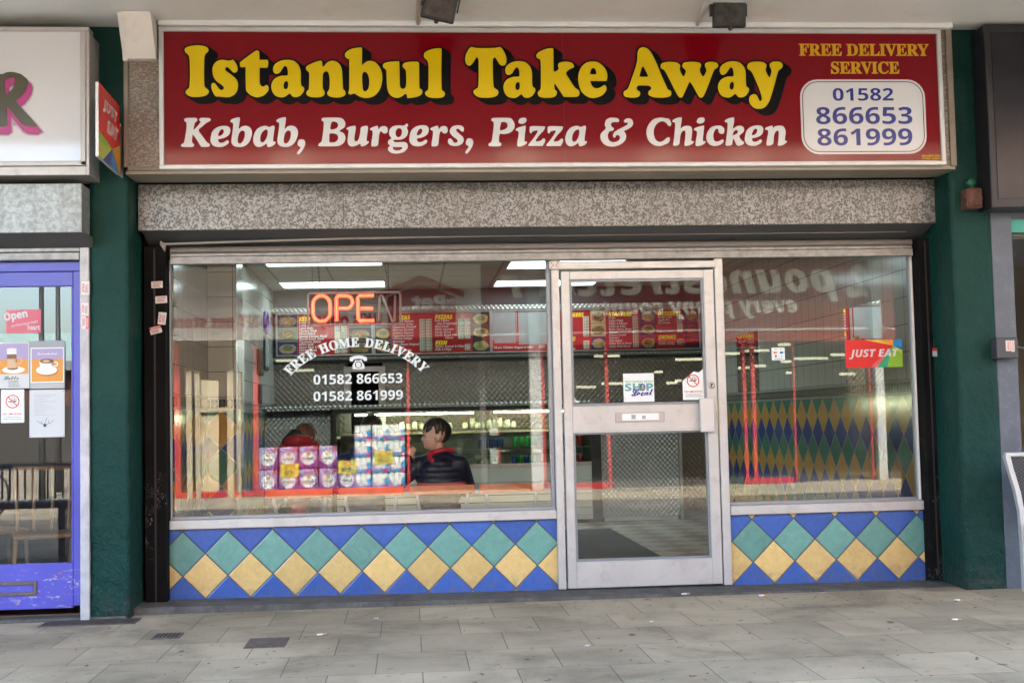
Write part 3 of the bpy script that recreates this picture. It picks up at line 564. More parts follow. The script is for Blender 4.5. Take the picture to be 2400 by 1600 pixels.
tiled(XL0, XL1-.001, .024, .512, diamond_mat('diamond_tiles_left', -1.389, .046, .3, cols=[YLW, GRN, BLU]), 'long panel of blue, green and yellow diamond tiles under the left window')
tiled(XR0, XR1-.001, .004, .502, diamond_mat('diamond_tiles_right', 2.5245, .021, .2975, cols=[YLW, GRN, BLU]), 'shorter diamond tile panel under the window right of the door')
# ================================================================ neon OPEN sign
yn = .11
def pn(px, py, Y=yn): a = at(px, py, Y); return (a[0], Y, a[1])
a = at(722, 762, yn); b = at(938, 684, yn)
ns = thing('open_sign', (a[0], yn, a[1]), 'lit red OPEN tube sign with its last letter dead, hanging in the window', 'neon sign')
FRG = mat('sign_frame_grey', (.30, .26, .25), .4)
g = G(); lo = rrect(a[0], a[1], b[0], b[1], .022); g.tube([(x, yn, z) for x, z in lo], .0075, closed=True); g.build('surround_tube', FRG, ns)
g = G(); g.box(a[0]+.01, b[0]-.01, yn+.035, yn+.04, a[1]+.01, b[1]-.01); 
k = N('smoked_backing'); k.t.nodes.remove(k.b); t1 = k.n('ShaderNodeBsdfTransparent'); t1.inputs[0].default_value = (.42, .38, .40, 1); k.l(t1.outputs[0], k.t.nodes['Material Output'].inputs[0]); g.build('backing_sheet', k.m, ns)
NEO = mat('lit_neon_tube', (1, .2, .1), .3, emit=(1, .03, .008), est=.45); NCORE = mat('lit_neon_core', (1, .4, .2), .3, emit=(1, .12, .05), est=.21); NOFF = mat('dead_neon_tube', (.30, .27, .26), .3)
X = [732.5, 775, 786, 826, 838, 876, 888, 927]; zt_, zb_ = 693.5, 752.5
def arc(cx, cy, rx, ry, a0, a1, n=10): return [pn(cx+rx*math.cos(rad(a0+(a1-a0)*i/n)), cy-ry*math.sin(rad(a0+(a1-a0)*i/n))) for i in range(n+1)]
def neon(paths, nm, dead=False):
    g = G()
    for q in paths:
        g.tube(q, .0120 if not dead else .0085, 0)
        if not dead: g.tube([(x, y-.0092, z) for x, y, z in q], .0048, 1)
    g.build(nm, [NOFF] if dead else [NEO, NCORE], ns)
neon([arc(753.5, 713, 20, 20, 0, 180)+arc(753.5, 733, 20, 20, 180, 360)+[pn(773.5, 713)]], 'letter_o')
neon([[pn(789, 752), pn(788.5, 702)]+arc(797, 702, 8.5, 9, 180, 90, 5)+arc(812, 708, 14, 14.5, 90, -90)+[pn(794, 722)]], 'letter_p')
neon([[pn(876, 692.5), pn(842, 693), pn(838.5, 697), pn(839.5, 748), pn(843, 751.5), pn(877, 751)], [pn(845, 722.5), pn(874, 722.5)]], 'letter_e')
neon([[pn(890, 752), pn(889.5, 702)]+arc(893.5, 699, 4.5, 6.5, 180, 30, 6)+[pn(917, 746)]+arc(921, 746, 4.5, 6.5, 200, 330, 6)+[pn(926, 692)]], 'letter_n', True)
def chain(px0, px1, label):
    x0, z0 = at(px0, 606, yn); x1, z1 = at(px1, 684, yn); z0 = 2.34; n = 14; g = G()
    for i in range(n):
        t = (i+.5)/n; cx = x0+(x1-x0)*t; cz = z0+(z1-z0)*t; h = (z0-z1)/n*.62
        q = [(cx+(.004*math.cos(s) if i % 2 else 0), yn+(0 if i % 2 else .004*math.cos(s)), cz+h*math.sin(s)) for s in np.linspace(0, 2*math.pi, 8, endpoint=False)]
        g.tube(q, .0016, closed=True, seg=5)
    g.build('chain', BLACK, ns)
chain(744.5, 751, ''); chain(909.5, 911, '')
g = G(); g.tube([(at(731.5, 606, .2)[0], .2, 2.34), (at(731.5, 684, .2)[0], .2, at(731.5, 690, .2)[1])], .0014, seg=5); g.build('power_cord', BLACK, ns)
# ================================================================ window lettering (inside of the left pane)
yl = .027; VW = mat('window_vinyl', (.62, .68, .70), .5)
wl_ = thing('window_lettering', (-.35, yl, 1.5), 'pale home delivery lettering with a telephone symbol on the left window', 'window lettering')
g = G(); s = 'FREE HOME DELIVERY'; c0 = at(838, 990, yl); R0 = at(838, 812, yl)[1]-c0[1]
tot = 0; ws = []
for ch in s:
    if ch == ' ': ws.append(.42)
    else: bb = bbox(text(ch, 'serif', .02)); ws.append((bb[2]-bb[0])+.09)
tot = sum(ws); span = rad(101); ang = span/2; sz = .084
for ch, w_ in zip(s, ws):
    dA = w_/tot*span; mid = ang-dA/2; ang -= dA
    if ch == ' ': continue
    tm = text(ch, 'serif', .02); bb = bbox(tm); cx_ = (bb[0]+bb[2])/2
    ca, sa = math.cos(mid), math.sin(mid)
    def f(x, y, cx_=cx_, ca=ca, sa=sa, mid=mid):
        lx = (x-cx_)*sz*1.0; ly = y*sz*1.05; r = R0
        X_ = c0[0]-sa*(r+ly)*1.12+ca*lx; Z_ = c0[1]+ca*(r+ly)+sa*lx
        return (X_, yl-.001, Z_)
    g.flat(tm, f)
g.build('arched_lettering', VW, wl_)
for tq in (('01582 866653', 735, 874, 943, 901), ('01582 861999', 735, 913, 944, 940)): g = G(); ptext(g, tq[0], 'sans', *tq[1:], yl, .001); g.build('phone_number', VW, wl_)
g = G(); cx_, cz_ = at(840, 850, yl); u = at(860, 850, yl)[0]-cx_
hs_ = [(-1, .35), (-.95, .62), (-.55, .8), (0, .86), (.55, .8), (.95, .62), (1, .35), (.98, .2), (.62, .2), (.55, .42), (0, .5), (-.55, .42), (-.62, .2), (-.98, .2)]
g.flat(outline([[(cx_+x*u*1.02, cz_+y*u*1.02) for x, y in hs_]]), FY(yl-.001))
bd = [(-.35, .38), (-.2, .3), (.2, .3), (.35, .38), (.45, .1), (.68, -.25), (.72, -.62), (.6, -.75), (-.6, -.75), (-.72, -.62), (-.68, -.25), (-.45, .1)]
g.flat(outline([[(cx_+x*u, cz_+y*u) for x, y in bd], disc(cx_, cz_-.22*u, .41*u)]), FY(yl-.001)); g.flat(outline([disc(cx_, cz_-.22*u, .31*u)]), FY(yl-.001)); g.build('telephone_symbol', VW, wl_)
# ================================================================ stickers and posters
def card(px0, py0, px1, py1, Y, th=.001):
    a = at(px0, py1, Y); b = at(px1, py0, Y); return a[0], a[1], b[0], b[1]
def rquad(g, x0, z0, x1, z1, Y, m=0, r=.004): g.flat(sheet(rrect(x0, z0, x1, z1, r, 3)), FY(Y), m)
PAP = mat('white_paper', (.68, .72, .73), .5); PAPW = mat('bright_paper', (.50, .52, .54), .6); TXT = mat('print_dark', (.04, .045, .05), .6); PRED = mat('print_red', (.55, .02, .015), .4)
JE = [mat('delivery_red', (.60, .012, .014), .3), mat('delivery_orange', (.72, .28, .015), .3), mat('delivery_yellow', (.60, .52, .06), .3), mat('delivery_blue', (.015, .22, .55), .3), mat('delivery_green', (.22, .44, .03), .3), mat('delivery_teal', (.02, .34, .18), .3), mat('delivery_pink', (.60, .10, .12), .3), SW, mat('delivery_navy', (.015, .07, .33), .3), mat('delivery_lime', (.42, .50, .05), .3)]
x0, z0, x1, z1 = card(1983, 795, 2114, 862, .026); W_, H_ = x1-x0, z1-z0
sk = thing('window_sticker', (x0, .026, z0), 'red JUST EAT sticker with coloured facets inside the right window', 'sticker')
fx = lambda u, v: (x0+u*W_, z0+v*H_)
g = G(); cpt = (.84, .78)
for i, (m, pts) in enumerate(((0, [(0, 0), (.42, 0), cpt, (.36, 1), (0, 1)]), (6, [(.42, 0), (.54, 0), (.78, .58), (.62, .36)]), (1, [cpt, (.58, 1), (.84, 1)]), (2, [(.36, 1), (.58, 1), cpt]), (3, [cpt, (.86, 1), (1, 1), (1, .72)]), (8, [cpt, (1, .72), (1, .62)]), (9, [cpt, (1, .62), (1, .42)]), (4, [cpt, (1, .42), (1, 0), (.72, 0)]), (5, [cpt, (.72, 0), (.54, 0)]))):
    g.flat(sheet([fx(*p) for p in pts]), FY(.026), m)
g.build('coloured_facets', JE, sk)
g = G(); q = fx(.06, .31); q2 = fx(.93, .66); g.flat(fit(text('JUST EAT', 'sansi', .01), q[0], q[1], q2[0], q2[1]), FY(.0245)); g.build('sticker_lettering', SW, sk)
x0, z0, x1, z1 = card(1809, 814, 1839, 844, .026)
g = G(); rquad(g, x0, z0, x1, z1, .026); W_, H_ = x1-x0, z1-z0
for (u, v, m) in ((.24, .6, 1), (.34, .6, 2), (.7, .6, 4), (.8, .6, 3)): g.flat(sheet(disc(x0+u*W_, z0+v*H_, .085*W_, 12)), FY(.0252-.0001*m), m)
for (u0, u1, v0, v1, m) in ((.2, .42, .84, .88, 5), (.66, .76, .84, .88, 4), (.24, .38, .24, .40, 4), (.7, .78, .3, .34, 5), (.2, .8, .1, .13, 5)): g.flat(sheet([(x0+u0*W_, z0+v0*H_), (x0+u1*W_, z0+v0*H_), (x0+u1*W_, z0+v1*H_), (x0+u0*W_, z0+v1*H_)]), FY(.0252), m)
tag(g.build('payment_sticker', [PAP, mat('pay_red', (.55, .05, .02), .4), mat('pay_amber', (.6, .3, .03), .4), mat('pay_teal', (.02, .25, .4), .4), mat('pay_blue', (.02, .08, .35), .4), TXT]), 'small white card payment sticker on the right window', 'sticker')
YD = -.032
x0, z0, x1, z1 = card(1462, 874, 1532, 942, YD); W_, H_ = x1-x0, z1-z0
sp_ = thing('poster', (x0, YD, z0), 'square SHOP Local card taped inside the door glass', 'poster')
g = G(); rquad(g, x0, z0, x1, z1, YD, r=.001); g.build('card', PAP, sp_)
g = G(); g.flat(fit(text('HOUGHTON REGIS', 'serif'), x0+.05*W_, z0+.67*H_, x0+.97*W_, z0+.75*H_), FY(YD-.001), 0)
g.flat(fit(text('SH P', 'sans', .02), x0+.05*W_, z0+.38*H_, x0+.97*W_, z0+.65*H_), FY(YD-.001), 1); g.flat(outline([disc(x0+.625*W_, z0+.51*H_, .10*W_, 18, .135*H_)]), FY(YD-.001), 2)
g.flat(sheet([(x0+.56*W_, z0+.50*H_), (x0+.69*W_, z0+.50*H_), (x0+.66*W_, z0+.42*H_), (x0+.59*W_, z0+.42*H_)]), FY(YD-.0016), 3); g.flat(sheet(disc(x0+.63*W_, z0+.55*H_, .04*W_, 8)), FY(YD-.0016), 4)
g.flat(fit(text('Local', 'script', .03), x0+.25*W_, z0+.20*H_, x0+.97*W_, z0+.46*H_), FY(YD-.002), 5)
g.build('printing', [mat('print_green', (.10, .30, .14), .5), mat('print_teal', (.10, .32, .33), .5), mat('print_violet', (.10, .10, .35), .5), MC['delivery_green'], mat('print_skin', (.5, .3, .2), .5), mat('print_indigo', (.04, .02, .28), .5)], sp_)
def nosmoke(x0, z0, x1, z1, Y, label, torn=False):
    W_, H_ = x1-x0, z1-z0; t = thing('no_smoking_sign', (x0, Y, z0), label, 'sign', 'no smoking stickers')
    g = G()
    if torn: g.flat(outline([[(x0, z0), (x1, z0), (x1, z1), (x0+.9*W_, z1-.06*H_), (x0+.78*W_, z1-.12*H_), (x0+.55*W_, z1-.08*H_), (x0+.25*W_, z1-.25*H_), (x0, z1-.38*H_)]]), FY(Y))
    else: rquad(g, x0, z0, x1, z1, Y, r=.006); g.flat(outline([rrect(x0+.004, z0+.004, x1-.004, z1-.004, .006, 3), rrect(x0+.0055, z0+.0055, x1-.0055, z1-.0055, .006, 3)]), FY(Y-.0006), 1)
    g.build('card', [PAP, mat('print_grey', (.3, .32, .33), .6)], t)
    cx_, cz_ = (x0+x1)/2, z0+H_*(.64 if not torn else .62); r = min(W_, H_)*.30
    g = G(); g.flat(outline([disc(cx_, cz_, r, 28), disc(cx_, cz_, r*.84, 28)]), FY(Y-.0012), 0)
    c_, s_ = math.cos(rad(-45)), math.sin(rad(-45)); L, w_ = r*.9, r*.075
    g.flat(sheet([(cx_+c_*a_-s_*b_, cz_+s_*a_+c_*b_) for a_, b_ in ((-L, -w_), (L, -w_), (L, w_), (-L, w_))]), FY(Y-.0014), 0)
    g.flat(sheet([(cx_-.6*r, cz_-.1*r), (cx_+.5*r, cz_-.1*r), (cx_+.5*r, cz_+.06*r), (cx_-.6*r, cz_+.06*r)]), FY(Y-.001), 1)
    g.flat(outline([disc(cx_+.1*r, cz_+.42*r, .24*r, 12), disc(cx_+.1*r, cz_+.42*r, .17*r, 12)]), FY(Y-.001), 1); g.flat(outline([disc(cx_+.4*r, cz_+.25*r, .2*r, 12), disc(cx_+.4*r, cz_+.25*r, .13*r, 12)]), FY(Y-.0009), 1)
    g.flat(fit(text('NO SMOKING.', None, .012), x0+.08*W_, z0+.235*H_, x1-.06*W_, z0+.30*H_), FY(Y-.001), 0)
    g.flat(fit(text('It is against the law to', 'sans'), x0+.14*W_, z0+.15*H_, x1-.14*W_, z0+.195*H_), FY(Y-.001), 1); g.flat(fit(text('smoke in these premises', 'sans'), x0+.1*W_, z0+.09*H_, x1-.08*W_, z0+.135*H_), FY(Y-.001), 1)
    g.build('printing', [PRED, TXT], t)
nosmoke(*card(1601, 864, 1648, 937, YD), YD, 'torn no smoking sticker in the corner of the shop door glass', True)
x0, z0, x1, z1 = card(1345, 925, 1352, 943, YD); g = G(); g.flat(sheet([(x0, z0), (x0+.04, z0), (x0+.012, z0+.02), (x0, z0+.05)]), FY(YD), 0); tag(g.build('sticker_remnant', PAP), 'torn white corner of a sticker low on the door glass', 'sticker remnant')
# cab company stickers
def cab(px, py, w_, h_, Y, rot, word, label, red=False, x_=None, face='y'):
    c = at(px, py, Y); t = thing('taxi_sticker', (c[0], Y, c[1]), label, 'sticker', 'small taxi stickers'); R_ = Matrix.Rotation(rad(rot), 2)
    def f(dy, face=face):
        def q(x, z):
            v = R_ @ Vector((x, z)); return (c[0]+v.x, Y-dy, c[1]+v.y) if face == 'y' else (c[0]+dy, Y+v.x, c[1]+v.y)
        return q
    g = G(); g.flat(sheet([(-w_/2, -h_/2), (w_/2, -h_/2), (w_/2, h_/2), (-w_/2, h_/2)]), f(.0006), 0); g.build('label', mat('sticker_white', (.62, .58, .58), .5), t)
    g = G()
    if red: g.flat(sheet([(-w_/2, .12*h_), (w_/2, .12*h_), (w_/2, h_/2), (-w_/2, h_/2)]), f(.0010), 1); g.flat(fit(text(word, 'sans'), -w_*.4, .17*h_, w_*.42, .44*h_), f(.0014), 0)
    else: g.flat(fit(text(word, 'sansi'), -w_*.32, .08*h_, w_*.35, .40*h_), f(.0010), 1)
    for i in range(3): g.flat(sheet([(-w_*.38, h_*(-.08-.13*i)), (w_*(.2+.06*i), h_*(-.08-.13*i)), (w_*(.2+.06*i), h_*(-.03-.13*i)), (-w_*.38, h_*(-.03-.13*i))]), f(.0010), 2 if i < 2 else 1)
    g.build('printing', [MC['sticker_white'], PRED, TXT], t)
YP = -.1215
cab(368, 667, .075, .045, YP, 2, '01582', 'torn white sticker highest on the black guide post')
cab(378, 702, .078, .048, YP, 3, 'CROWN', 'white sticker with red heading second down the black guide post')
cab(380, 746, .082, .052, YP, 84, 'KING', 'sideways white sticker third down the black guide post')
cab(365, 773, .078, .050, YP, 14, 'WRIGHT', 'red and white tilted sticker lowest on the black guide post', True)
cab(200, 675, .085, .05, -.5225, 90, 'KING', 'sideways white sticker highest on the grey metal upright by the purple door')
cab(199, 724, .078, .045, -.5225, 90, 'CROWN', 'faded yellow edged sticker between two others on the grey upright')
cab(199, 756, .078, .046, -.5225, -90, 'WRIGHT', 'red and white sticker lowest on the grey metal upright', True)
c = at(2188, 826, -.15)
t = thing('taxi_sticker', (3.6885, -.15, c[1]), 'tiny red and white sticker on the inner face of the right pillar', 'sticker', 'small taxi stickers')
g = G(); zc = c[1]; g.quad((3.683, -.20, zc-.03), (3.683, -.20, zc+.03), (3.683, -.10, zc+.036), (3.683, -.10, zc-.024), 0); g.quad((3.682, -.20, zc+.008), (3.682, -.20, zc+.03), (3.682, -.10, zc+.036), (3.682, -.10, zc+.014), 1); g.build('label', [MC['sticker_white'], PRED], t)
# ================================================================ projecting JUST EAT sign
pj = thing('projecting_sign', (-1.81, -.75, 2.8), 'small red JUST EAT blade sign projecting from the left pillar', 'sign')
A, B = Vector((at(227, 290, -1.2)[0], -1.2, 0)), Vector((at(277, 330, -.62)[0], -.62, 0)); za, zb_2, zc_, zd = at(225, 207, -.9)[1], at(277, 250, -.6)[1], at(281, 410, -.6)[1], at(229, 376, -.9)[1]
za = zb_2 = 3.25; zd = zc_ = 2.805
nrm = (B-A).cross(Vector((0, 0, 1))).normalized()
def pj_f(u, v, o=0):
    p = A+(B-A)*u; z = zd+(zc_-zd)*u+v*((za-zd)+((zb_2-zc_)-(za-zd))*u); q = p+nrm*o; return (q.x, q.y, z)
sgn = 1 if nrm.x > 0 else -1
g = G(); c_ = (.62, .27)
for m, pts in ((0, [(0, .36), c_, (1, .42), (1, 1), (0, 1)]), (4, [(0, .36), (0, .20), c_]), (9, [(0, .20), (0, 0), (.18, .0), c_]), (8, [(.18, 0), (.55, 0), c_]), (3, [(.55, 0), (.95, 0), c_]), (1, [(.95, .0), (1, 0), (1, .36), c_]), (2, [c_, (1, .36), (1, .42)])):
    g.add([pj_f(u, v, .011*sgn) for u, v in pts], [tuple(range(len(pts)))], m)
g.add([pj_f(u, v, o*sgn) for o in (-.008, .0095) for u, v in ((0, 0), (1, 0), (1, 1), (0, 1))], [(0, 1, 2, 3), (4, 5, 6, 7), (0, 4, 7, 3), (1, 5, 6, 2), (0, 1, 5, 4), (3, 2, 6, 7)], 7); g.build('blade_panel', JE, pj)
g = G()
for wd, v0, v1, u0, u1 in (('JUST', .66, .86, .17, .88), ('EAT', .43, .62, .36, .9)):
    g.flat(fit(text(wd, 'sansi', .02), u0, v0, u1, v1), lambda u, v: pj_f(u, v, .0125*sgn))
g.build('sign_lettering', SW, pj)
g = G(); g.box(-1.825, -1.812, -.618, -.50, 2.81, 3.15, bev=.003); g.build('bracket_plate', mat('bracket_grey_white', (.5, .49, .47), .5), pj)
# ================================================================ floodlights, rusty box
def flood(cx, cy, cz, rot, tilt, label):
    t = thing('floodlight', (cx, cy, cz), label, 'floodlight', 'black floodlights under the canopy'); M = Matrix.Translation((cx, cy, cz)) @ Matrix.Rotation(rad(rot), 4, 'Y') @ Matrix.Rotation(rad(tilt), 4, 'X')
    def put(g, nm, ms):
        g.v = [tuple(M @ Vector(p)) for p in g.v]; return g.build(nm, ms, t)
    FB = mat('floodlight_black', (.016, .015, .015), .5, var=.5, vs=14, dirt=.25, dcol=(.16, .14, .13), ds=25); FL = mat('floodlight_glass', (.05, .048, .046), .12, var=.5, vs=20)
    g = G(); g.box(-.105, .105, -.03, .0, -.085, .085, bev=.008); g.prism([(-.10, -.08), (.10, -.08), (.10, .08), (-.10, .08)], 0, .03); g.box(-.07, .07, .03, .08, -.055, .055, bev=.012); put(g, 'housing', FB)
    g = G(); g.box(-.085, .085, -.034, -.029, -.065, .065, bev=.002)
    for i in range(9): g.box(-.05+i*.014, -.046+i*.014, -.0375, -.034, -.05, .05)
    put(g, 'glass', FL)
    g = G(); g.box(-.012, .012, -.055, -.03, -.104, -.083, bev=.004); g.prism([(-.02, -.085), (.02, -.085), (0, -.108)], -.045, -.03); put(g, 'latch', FB)
    g = G(); g.box(-.118, -.108, .0, .03, -.01, .12); g.box(.108, .118, .0, .03, -.01, .12); g.box(-.118, .118, .0, .03, .115, .125); g.box(-.035, .035, -.035, -.02, .085, .125, bev=.003); put(g, 'bracket', FB)
    g = G(); g.box(cx-.05, cx+.05, cy-.03, cy+.05, min(3.78, cz+.07), 3.80, bev=.003); g.build('mount', FB, t)
q = at(1030, 16, -1.05); flood(q[0], -1.05, q[1]-.005, 13, 12, 'black floodlight tilted askew above the b of the sign')
q = at(1708, 34, -1.0); flood(q[0], -1.0, q[1]-.002, 0, 8, 'black floodlight hanging straight above the A of the sign')
rb = thing('junction_box', (3.82, -.53, 2.55), 'rusty brown metal box with a green knob on the right pillar', 'junction box')
g = G(); g.box(3.765, 3.875, -.60, -.49, 2.552, 2.688, bev=.01); g.box(3.757, 3.885, -.585, -.56, 2.62, 2.633, bev=.003); g.box(3.775, 3.865, -.608, -.598, 2.565, 2.675, bev=.006); g.build('housing', mat('rusty_metal', (.11, .045, .03), .75, var=.5, vs=25, bump=.6, bs=50, bd=.01, dirt=.7, dcol=(.02, .02, .018), ds=16), rb)
g = G(); g.lathe([(.03, 0), (.033, -.01), (.031, -.045), (.024, -.055)], (3.825, -.50, 2.735), 'y'); g.box(3.815, 3.835, -.55, -.50, 2.68, 2.712); g.build('knob', mat('green_knob', (.012, .09, .05), .5), rb)
# ================================================================ drain covers and litter
CAST = mat('cast_iron', (.10, .075, .065), .7, var=.4, vs=30, bump=.5, bs=90, dirt=.5, dcol=(.22, .2, .18), ds=30)
from math import isclose
def atg(px, py, Z=0):
    d = FF+RR*((px-1200)/F)-UU*((py-800)/F); t = (Z-HC)/d.z; p = CP+d*t; return p.x, p.y
def grate(px0, px1, py, dep, label, slots=True, rot=0):
    x0, y0 = atg(px0, py); x1, y1 = atg(px1, py); cx, cy = (x0+x1)/2, (y0+y1)/2
    g = G(); w_ = (x1-x0)/2; g.box(cx-w_, cx+w_, cy-dep/2, cy+dep/2, -.01, .004); g.box(cx-w_+.01, cx+w_-.01, cy-dep/2+.01, cy+dep/2-.01, .0045, .006)
    n = int(w_*2/.022)
    for i in range(1, n):
        xx = cx-w_+2*w_*i/n
        if slots: g.box(xx-.004, xx+.004, cy-dep/2+.02, cy+dep/2-.02, .0065, .0075, 1)
    o = g.build('drain_cover', [CAST, mat('slot_black', (.02, .018, .016), .9)]); tag(o, label, 'drain cover', 'metal covers in the pavement')
grate(106, 318, 1459, .22, 'long patched black grid at the foot of the left pillar')
grate(362, 424, 1490, .18, 'small slotted drain cover, the middle one of the three covers')
grate(580, 672, 1506, .30, 'rusty rectangular drain cover nearest the middle of the pavement', False)
BUT = [mat('butt_white', (.75, .73, .70), .8), mat('butt_tan', (.55, .30, .12), .8)]; LEAF = mat('dry_leaf', (.16, .10, .06), .9); SCR_ = mat('scrap_grey', (.35, .36, .37), .7)
for i, (px, py, r, lb) in enumerate(((1788, 1397, 5, 'cigarette butt with tan tip on the dark strip under the right window'), (1607, 1393, 12, 'cigarette butt with tan tip just outside the door'), (2248, 1407, -12, 'cigarette butt at the foot of the right pillar'), (2243, 1453, -20, 'cigarette butt on the slabs below the right pillar'), (754, 1488, 20, 'cigarette butt on the slabs right of the rusty drain cover'))):
    x, y = atg(px, py, .02 if py < 1405 else 0); z = (.022 if py < 1405 else 0)+.006; c_, s_ = math.cos(rad(r)), math.sin(rad(r)); L = .028
    g = G(); g.tube([(x-c_*L, y-s_*L, z), (x+c_*L*.2, y+s_*L*.2, z)], .005, 0); g.tube([(x+c_*L*.2, y+s_*L*.2, z), (x+c_*L, y+s_*L, z)], .0052, 1); tag(g.build('cigarette_butt', BUT), lb, 'cigarette butt', 'cigarette butts on the ground')
def leaf(px, py, s, label, z0=0, m=LEAF, nm='dead_leaf', cat='leaf', grp='dead leaves on the pavement'):
    x, y = atg(px, py, z0); g = G(); n = 9; P_ = []
    for k in range(n):
        a_ = 2*math.pi*k/n; r = s*random.uniform(.5, 1.1); P_.append((x+r*math.cos(a_), y+r*.7*math.sin(a_), z0+.003+random.uniform(0, .01)))
    P_.append((x, y, z0+.012)); g.add(P_, [(k, (k+1) % n, n) for k in range(n)]); tag(g.build(nm, m), label, cat, grp)
leaf(1566, 1383, .022, 'dead leaf outside the door on the dark strip', .022); leaf(2087, 1459, .035, 'largest dead leaf on the slabs below the right window'); leaf(1482, 1489, .03, 'flat brown leaf stain left of the pavement middle'); leaf(1260, 1400, .02, 'dead leaf under the right end of the left tiled panel', .0)
leaf(1929, 1391, .035, 'crumpled grey scrap on the dark strip under the right window', .022, SCR_, 'paper_scrap', 'scrap', 'scraps on the ground')
leaf(1527, 1459, .015, 'pale paper scrap on the slabs before the door', 0, PAPW, 'paper_scrap', 'scrap', 'scraps on the ground'); leaf(882, 1451, .02, 'pale paper scrap on the slabs under the yellow tiles', 0, PAPW, 'paper_scrap', 'scrap', 'scraps on the ground')
leaf(1377, 1515, .022, 'thin white scrap on the slabs low in the middle', 0, PAPW, 'paper_scrap', 'scrap', 'scraps on the ground')
g = G(); rs_ = random.Random(4)
for i in range(420):
    px = rs_.uniform(20, 2390); py = rs_.choice([rs_.uniform(1385, 1425), rs_.uniform(1400, 1600)]); x, y = atg(px, py); z0 = (.032-.0075*x if x < 3 else .01) if (y > -.36 and -1.78 < x < 3.68) else 0; s_ = rs_.uniform(.002, .008); a_ = rs_.uniform(0, 3); 
    if y > -.02: continue
    if (x < -1.78 or x > 3.68) and y > -.52: continue
    el = rs_.choice([1, 1, 3]); ca, sa = math.cos(a_), math.sin(a_)
    g.add([(x+ca*s_*el*u-sa*s_*v, y+sa*s_*el*u+ca*s_*v, z0+.0015+.002*((u+v) > 0)) for u, v in ((-1, -1), (1, -1), (1, 1), (-1, 1))], [(0, 1, 2, 3)], rs_.choice([0, 0, 0, 2, 2]))
o = g.build('litter_crumbs', [LEAF, PAPW, TXT]); o['kind'] = 'stuff'; o['label'] = 'fine crumbs and grit scattered over the pavement'
# ================================================================ left neighbour: white light box sign, shutter, purple door
lsn = thing('light_box_sign', (-4, -.75, 2.76), 'white light box sign ending in a dark brush R with pink glow', 'sign')
ys_ = -.75; q = at(210, 418, ys_); xr = q[0]; zb2 = q[1]+.02; zt2 = at(205, 63, ys_)[1]
g = G(); g.box(-6, xr-.05, ys_+.003, ys_+.05, zb2+.08, zt2-.03); g.build('panel', mat('backlit_white_acrylic', (.58, .575, .61), .08, spec=.5), lsn)
FR2 = mat('light_box_frame', (.42, .39, .38), .45, .4, dirt=.3, ds=9)
g = G(); g.box(-6, xr, ys_-.012, ys_+.1, zt2-.032, zt2-.004, bev=.004); g.box(xr-.052, xr-.02, ys_-.012, ys_+.05, zb2+.06, zt2-.03, bev=.004); g.box(-6, xr-.02, ys_-.012, ys_+.05, zb2+.058, zb2+.088, bev=.004)
g.box(xr-.02, xr, ys_-.005, ys_+.3, zb2, zt2-.032, bev=.003); g.box(-6, xr-.02, ys_-.004, ys_+.3, zb2, zb2+.056, bev=.003); g.build('frame', FR2, lsn)
Rz = ['0,270 55,265 120,235 195,225 280,235 390,268 450,315 500,355 520,410 500,520 450,610 380,690 290,757 400,890 520,1020 620,1130 685,1210 640,1235 560,1230 480,1225 400,1190 300,1070 200,940 130,855 130,1100 138,1210 90,1240 0,1235 -120,1240 -120,270', '250,325 270,370 260,460 230,540 120,645 100,560 85,410 110,370 160,340']
lp = [[at(x/7.843, 140+y/7.843, ys_) for x, y in P(q)] for q in Rz]
fat = outline([lp[0]], .016); fb_ = bbox(fat)
if fb_[2]-fb_[0] < bbox(outline([lp[0]]))[2]-bbox(outline([lp[0]]))[0]: fat = outline([lp[0][::-1]], .016)
g = G(); g.flat(outline(lp), FY(ys_-.001)); 
g2 = G()
for off, tr in ((.026, .10), (.018, .22), (.010, .45), (.0, .8)):
    pass
def pinkglow(al):
    k = N('pink_print_%d' % int(al*100)); k.base((.42, .03, .20, 1)); k.b.inputs['Roughness'].default_value = .3; k.b.inputs['Alpha'].default_value = al; return k.m
gl_m = [pinkglow(x) for x in (.12, .2, .35, .6, .9)]
for i, off in enumerate((.022, .017, .012, .006, .0)):
    for sgn_ in (1, -1):
        ot = outline([[(x+.016, z-.038) for x, z in lp[0]][::sgn_], [(x+.016, z-.038) for x, z in lp[1]][::sgn_]] if i > 1 else [[(x+.016, z-.038) for x, z in lp[0]][::sgn_]], off); bb = bbox(ot)
        base_w = bbox(outline([lp[0]])); 
        if off == 0 or (bb[2]-bb[0]) > (base_w[2]-base_w[0]): break
    g2.flat(ot, FY(ys_-.0002*(i+1)+.003), i)
g2.build('pink_glow', gl_m, lsn); g.build('brush_letter', mat('dark_olive_print', (.065, .055, .03), .25), lsn)
ls = thing('roller_shutter', (-4, -.6, 2.28), 'galvanised shutter housing over the purple door', 'roller shutter')
xb = -2.025
g = G(); g.box(-6, xb, -.70, -.30, 2.43, 2.74, bev=.004); g.build('housing', speck('galvanised_spangle', (.22, .235, .23), (.36, .38, .38), 34, .38, .62, .2), ls)
g = G(); g.prism([(-.698, 2.428), (-.50, 2.36), (-.50, 2.428)], -6, xb+.02, axis='x'); g.build('housing_underside', MC['shutter_dark_grey'], ls)
g = G(); g.box(-6, -2.085, -.515, -.47, 2.335, 2.36, bev=.003); g.box(-6, -2.085, -.525, -.47, 2.282, 2.33, bev=.004); g.build('end_slat', GALV, ls)
g = G(); g.box(-2.083, -2.026, -.522, -.36, .0, 2.36, bev=.004); g.build('guide_rail', mat('weathered_zinc', (.42, .41, .42), .6, .1, var=.2, vs=9, dirt=.5, dcol=(.2, .19, .19), ds=14, dsc=(3, 1, .6)), ls)
PUR = None
